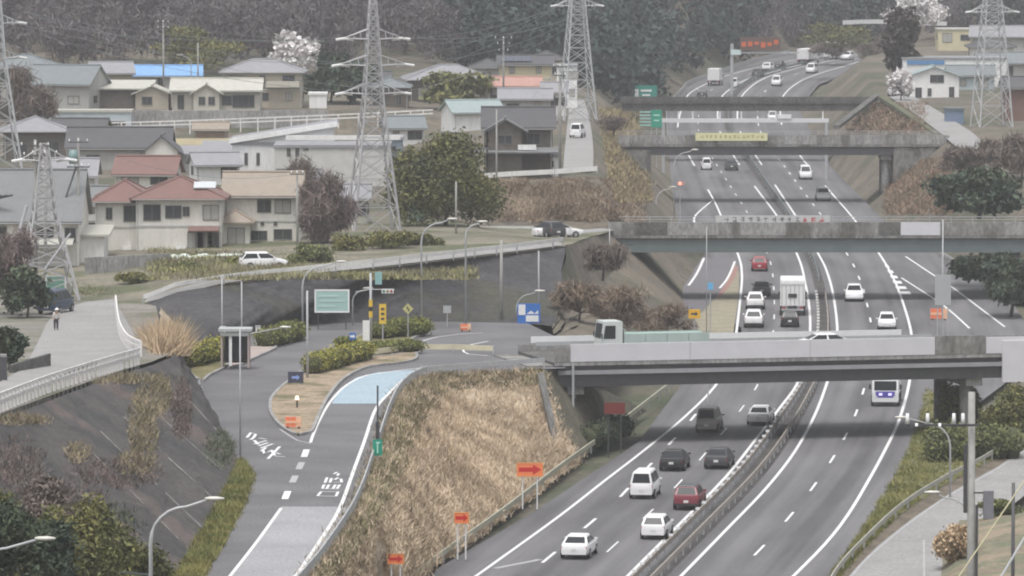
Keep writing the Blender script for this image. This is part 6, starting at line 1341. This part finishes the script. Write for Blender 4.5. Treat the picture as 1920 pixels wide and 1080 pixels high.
stuff('slope_bramble', only_in(blades(SL, 90000, .35, .035, g2_, .3, .3, tuft=10), [(215, 890, 90, 28), (30, 890, 60, 70), (120, 930, 80, 30), (340, 770, 20, 60)]), 3, LM('bramble_twig', (.17, .13, .12), .4, (.12, .1, .085), clump=.4))
stuff('slope_weeds', only_in(blades(SL, 70000, .35, .04, g2_, .3, .3, tuft=10), [(412, 845, 30, 35), (200, 985, 70, 40), (60, 960, 90, 30)]), 3, LM('slope_weed_blade', (.11, .125, .085), .4, (.08, .09, .06), clump=.4))
rs = bpy.data.objects['retaining_slope']
for u, v0, v1 in ((17, .1, .75), (21, .05, .85), (26, .05, .9), (31, .1, .9), (38, .1, .95)):
    q = [SL[int(v0 * 14) + k][u + (k % 2) * 0] + Vector((0, 0, .22)) for k in range(int((v1 - v0) * 14))]
    link('netting_cable', MB().beam(q, .05, .05, -.1), CONC, rs)
tb = [[PT(x, 338 + 20 * k) for x in range(905, 1215, 20)] for k in range(5)]
stuff('bank_grass', blades(tb, 26000, .5, .06, g1, .5, .3, tuft=8), 3, LM('bank_blade', (.3, .235, .17), .4, (.22, .17, .13), clump=.3))
nb = [[PT(1122 + 9 * j + 3 * k, 205 + 22 * k) for j in range(9)] for k in range(9)]
stuff('bank_grass', blades(nb, 22000, .55, .07, g1, .4, .35, tuft=8), 3, LM('yellow_bank_blade', (.33, .27, .15), .4, (.23, .19, .12), clump=.25))
rb = [[PT(1662 + 14 * j, 300 + 13 * k) for j in range(10)] for k in range(9)]
stuff('bank_grass', blades(rb, 20000, .5, .06, g1, .4, .3, tuft=8), 3, LM('right_bank_blade', (.27, .19, .14), .4, (.2, .16, .11), clump=.25))
rt = [[PT(1590 + 16 * j, 195 + 8 * k) for j in range(10)] for k in range(8)]
stuff('bank_grass', blades(rt, 12000, .5, .08, g1, .4, .3, tuft=8), 3, LM('right_bank_blade', (.27, .19, .14), .4, (.2, .16, .11), clump=.25))
tg2 = [[P(x, 470 + 11 * k, 9.0 + .2 * k) for x in range(285, 900, 25)] for k in range(6)]
stuff('terrace_weeds', blades(tg2, 26000, .45, .06, g1, .4, .4, tuft=9), 3, LM('weed_blade', (.27, .26, .12), .45, (.2, .18, .12), clump=.2))
gl = [[P(x, y, zl(y)) for x in range(90, 250, 20)] for y in (530, 540, 550, 557)]
stuff('terrace_weeds', blades(gl, 8000, .35, .05, g1, .3, .3, tuft=9), 3, LM('green_weed_blade', (.18, .2, .08), .4, (.14, .15, .07), clump=.3))
for k, (x, y, z, yt, w, m) in enumerate(((345, 520, 8.8, 492, 70, LG), (460, 505, 9.1, 482, 60, LH), (585, 500, 9.3, 455, 70, LG), (650, 480, 9.2, 440, 60, LO), (735, 478, 9.2, 432, 80, LO), (790, 470, 9.3, 436, 60, LE), (250, 535, 8.3, 512, 60, LO), (700, 470, 9.2, 447, 60, LG), (1150, 250, None, 214, 60, LBR))):
    tree('shrub', ['low shrub left of the row of pale sacks', 'low shrub before the row of pale sacks', 'green shrub at the foot of plum coloured tree', 'olive shrub left of the central pylon foot', 'olive shrub right of the central pylon foot', 'dark shrub below green net fence', 'straw shrub by the far end of local road', 'green shrub among central pylon legs', 'brown shrub beside third overpass'][k], x, y, z or 9, yt, w, m, 2200, .13, cat='shrub', nl=7, seed=90 + k, trunk=True)
# hillside woods
def woods(name, n, mat, seed, size, sel, bare=False, hmin=7, hmax=13, leaf_n=110):
    rg = np.random.default_rng(seed); out = []; c = 0; tries = 0
    while c < n and tries < n * 40:
        tries += 1
        X = rg.uniform(-125, 175); Y = rg.uniform(900, 1420)
        px = 960 + F * X / Y * 1.0
        if px < -80 or px > 2000 or not sel(px, X, Y): continue
        z = TZ(X, Y); hh = rg.uniform(hmin, hmax); w = hh * rg.uniform(.45, .75)
        lb = lobed(w, hh, 5, rg, .58); V = leaves(leaf_n * (2 if bare else 1), lb, size, rg, elong=1.6 if bare else 1.0, up=.9 if bare else 0, shell=.3 if bare else .55, thin=.3 if bare else .6); out.append(V + np.array([X, Y, z])); c += 1
    return stuff(name, np.concatenate(out), 4, mat)
def clump(X, Y, s): return math.sin(X * .05 + s) + math.sin(Y * .017 + X * .028 + s * 2) + .6 * math.sin(X * .11 - Y * .02 + s)
def base_ok(px, X, Y):
    xl = interp(left_b, Y) - 2.5; xr_ = interp(right_b, Y) + 9
    if px < 640: ok = Y > 925 and X < xl
    elif px < 1180: ok = Y > 955 and X < xl
    elif X < xl: ok = Y > 985
    elif X > xr_: ok = Y > 1285
    else: ok = Y > 1275
    return ok
woods('evergreen_woods', 1800, LM('far_evergreen', (.045, .063, .055), .5, (.032, .05, .046), clump=.05), 1, .62, lambda px, X, Y: base_ok(px, X, Y) and (clump(X, Y, 1.2) > .2 or px > 1120 and px < 1420), leaf_n=130)
woods('bare_woods', 1300, LM('far_bare', (.135, .118, .122), .3, (.11, .1, .104), clump=.06), 2, .42, lambda px, X, Y: base_ok(px, X, Y) and clump(X, Y, 1.2) < .35 and not (1130 < px < 1400), True, leaf_n=170)
# ------------------------------------------------------------------ air
mh = bpy.data.materials.new('haze_air'); mh.use_nodes = True; nt = mh.node_tree; nt.nodes.remove(nt.nodes['Principled BSDF'])
pv = nt.nodes.new('ShaderNodeVolumePrincipled'); pv.inputs['Color'].default_value = (.9, .91, .95, 1); pv.inputs['Density'].default_value = .00016; pv.inputs['Anisotropy'].default_value = 0
nt.links.new(pv.outputs[0], nt.nodes['Material Output'].inputs['Volume'])
hz = link('haze', MB().box(0, 950, 84, 820, 2100, 172), mh); hz['kind'] = 'stuff'
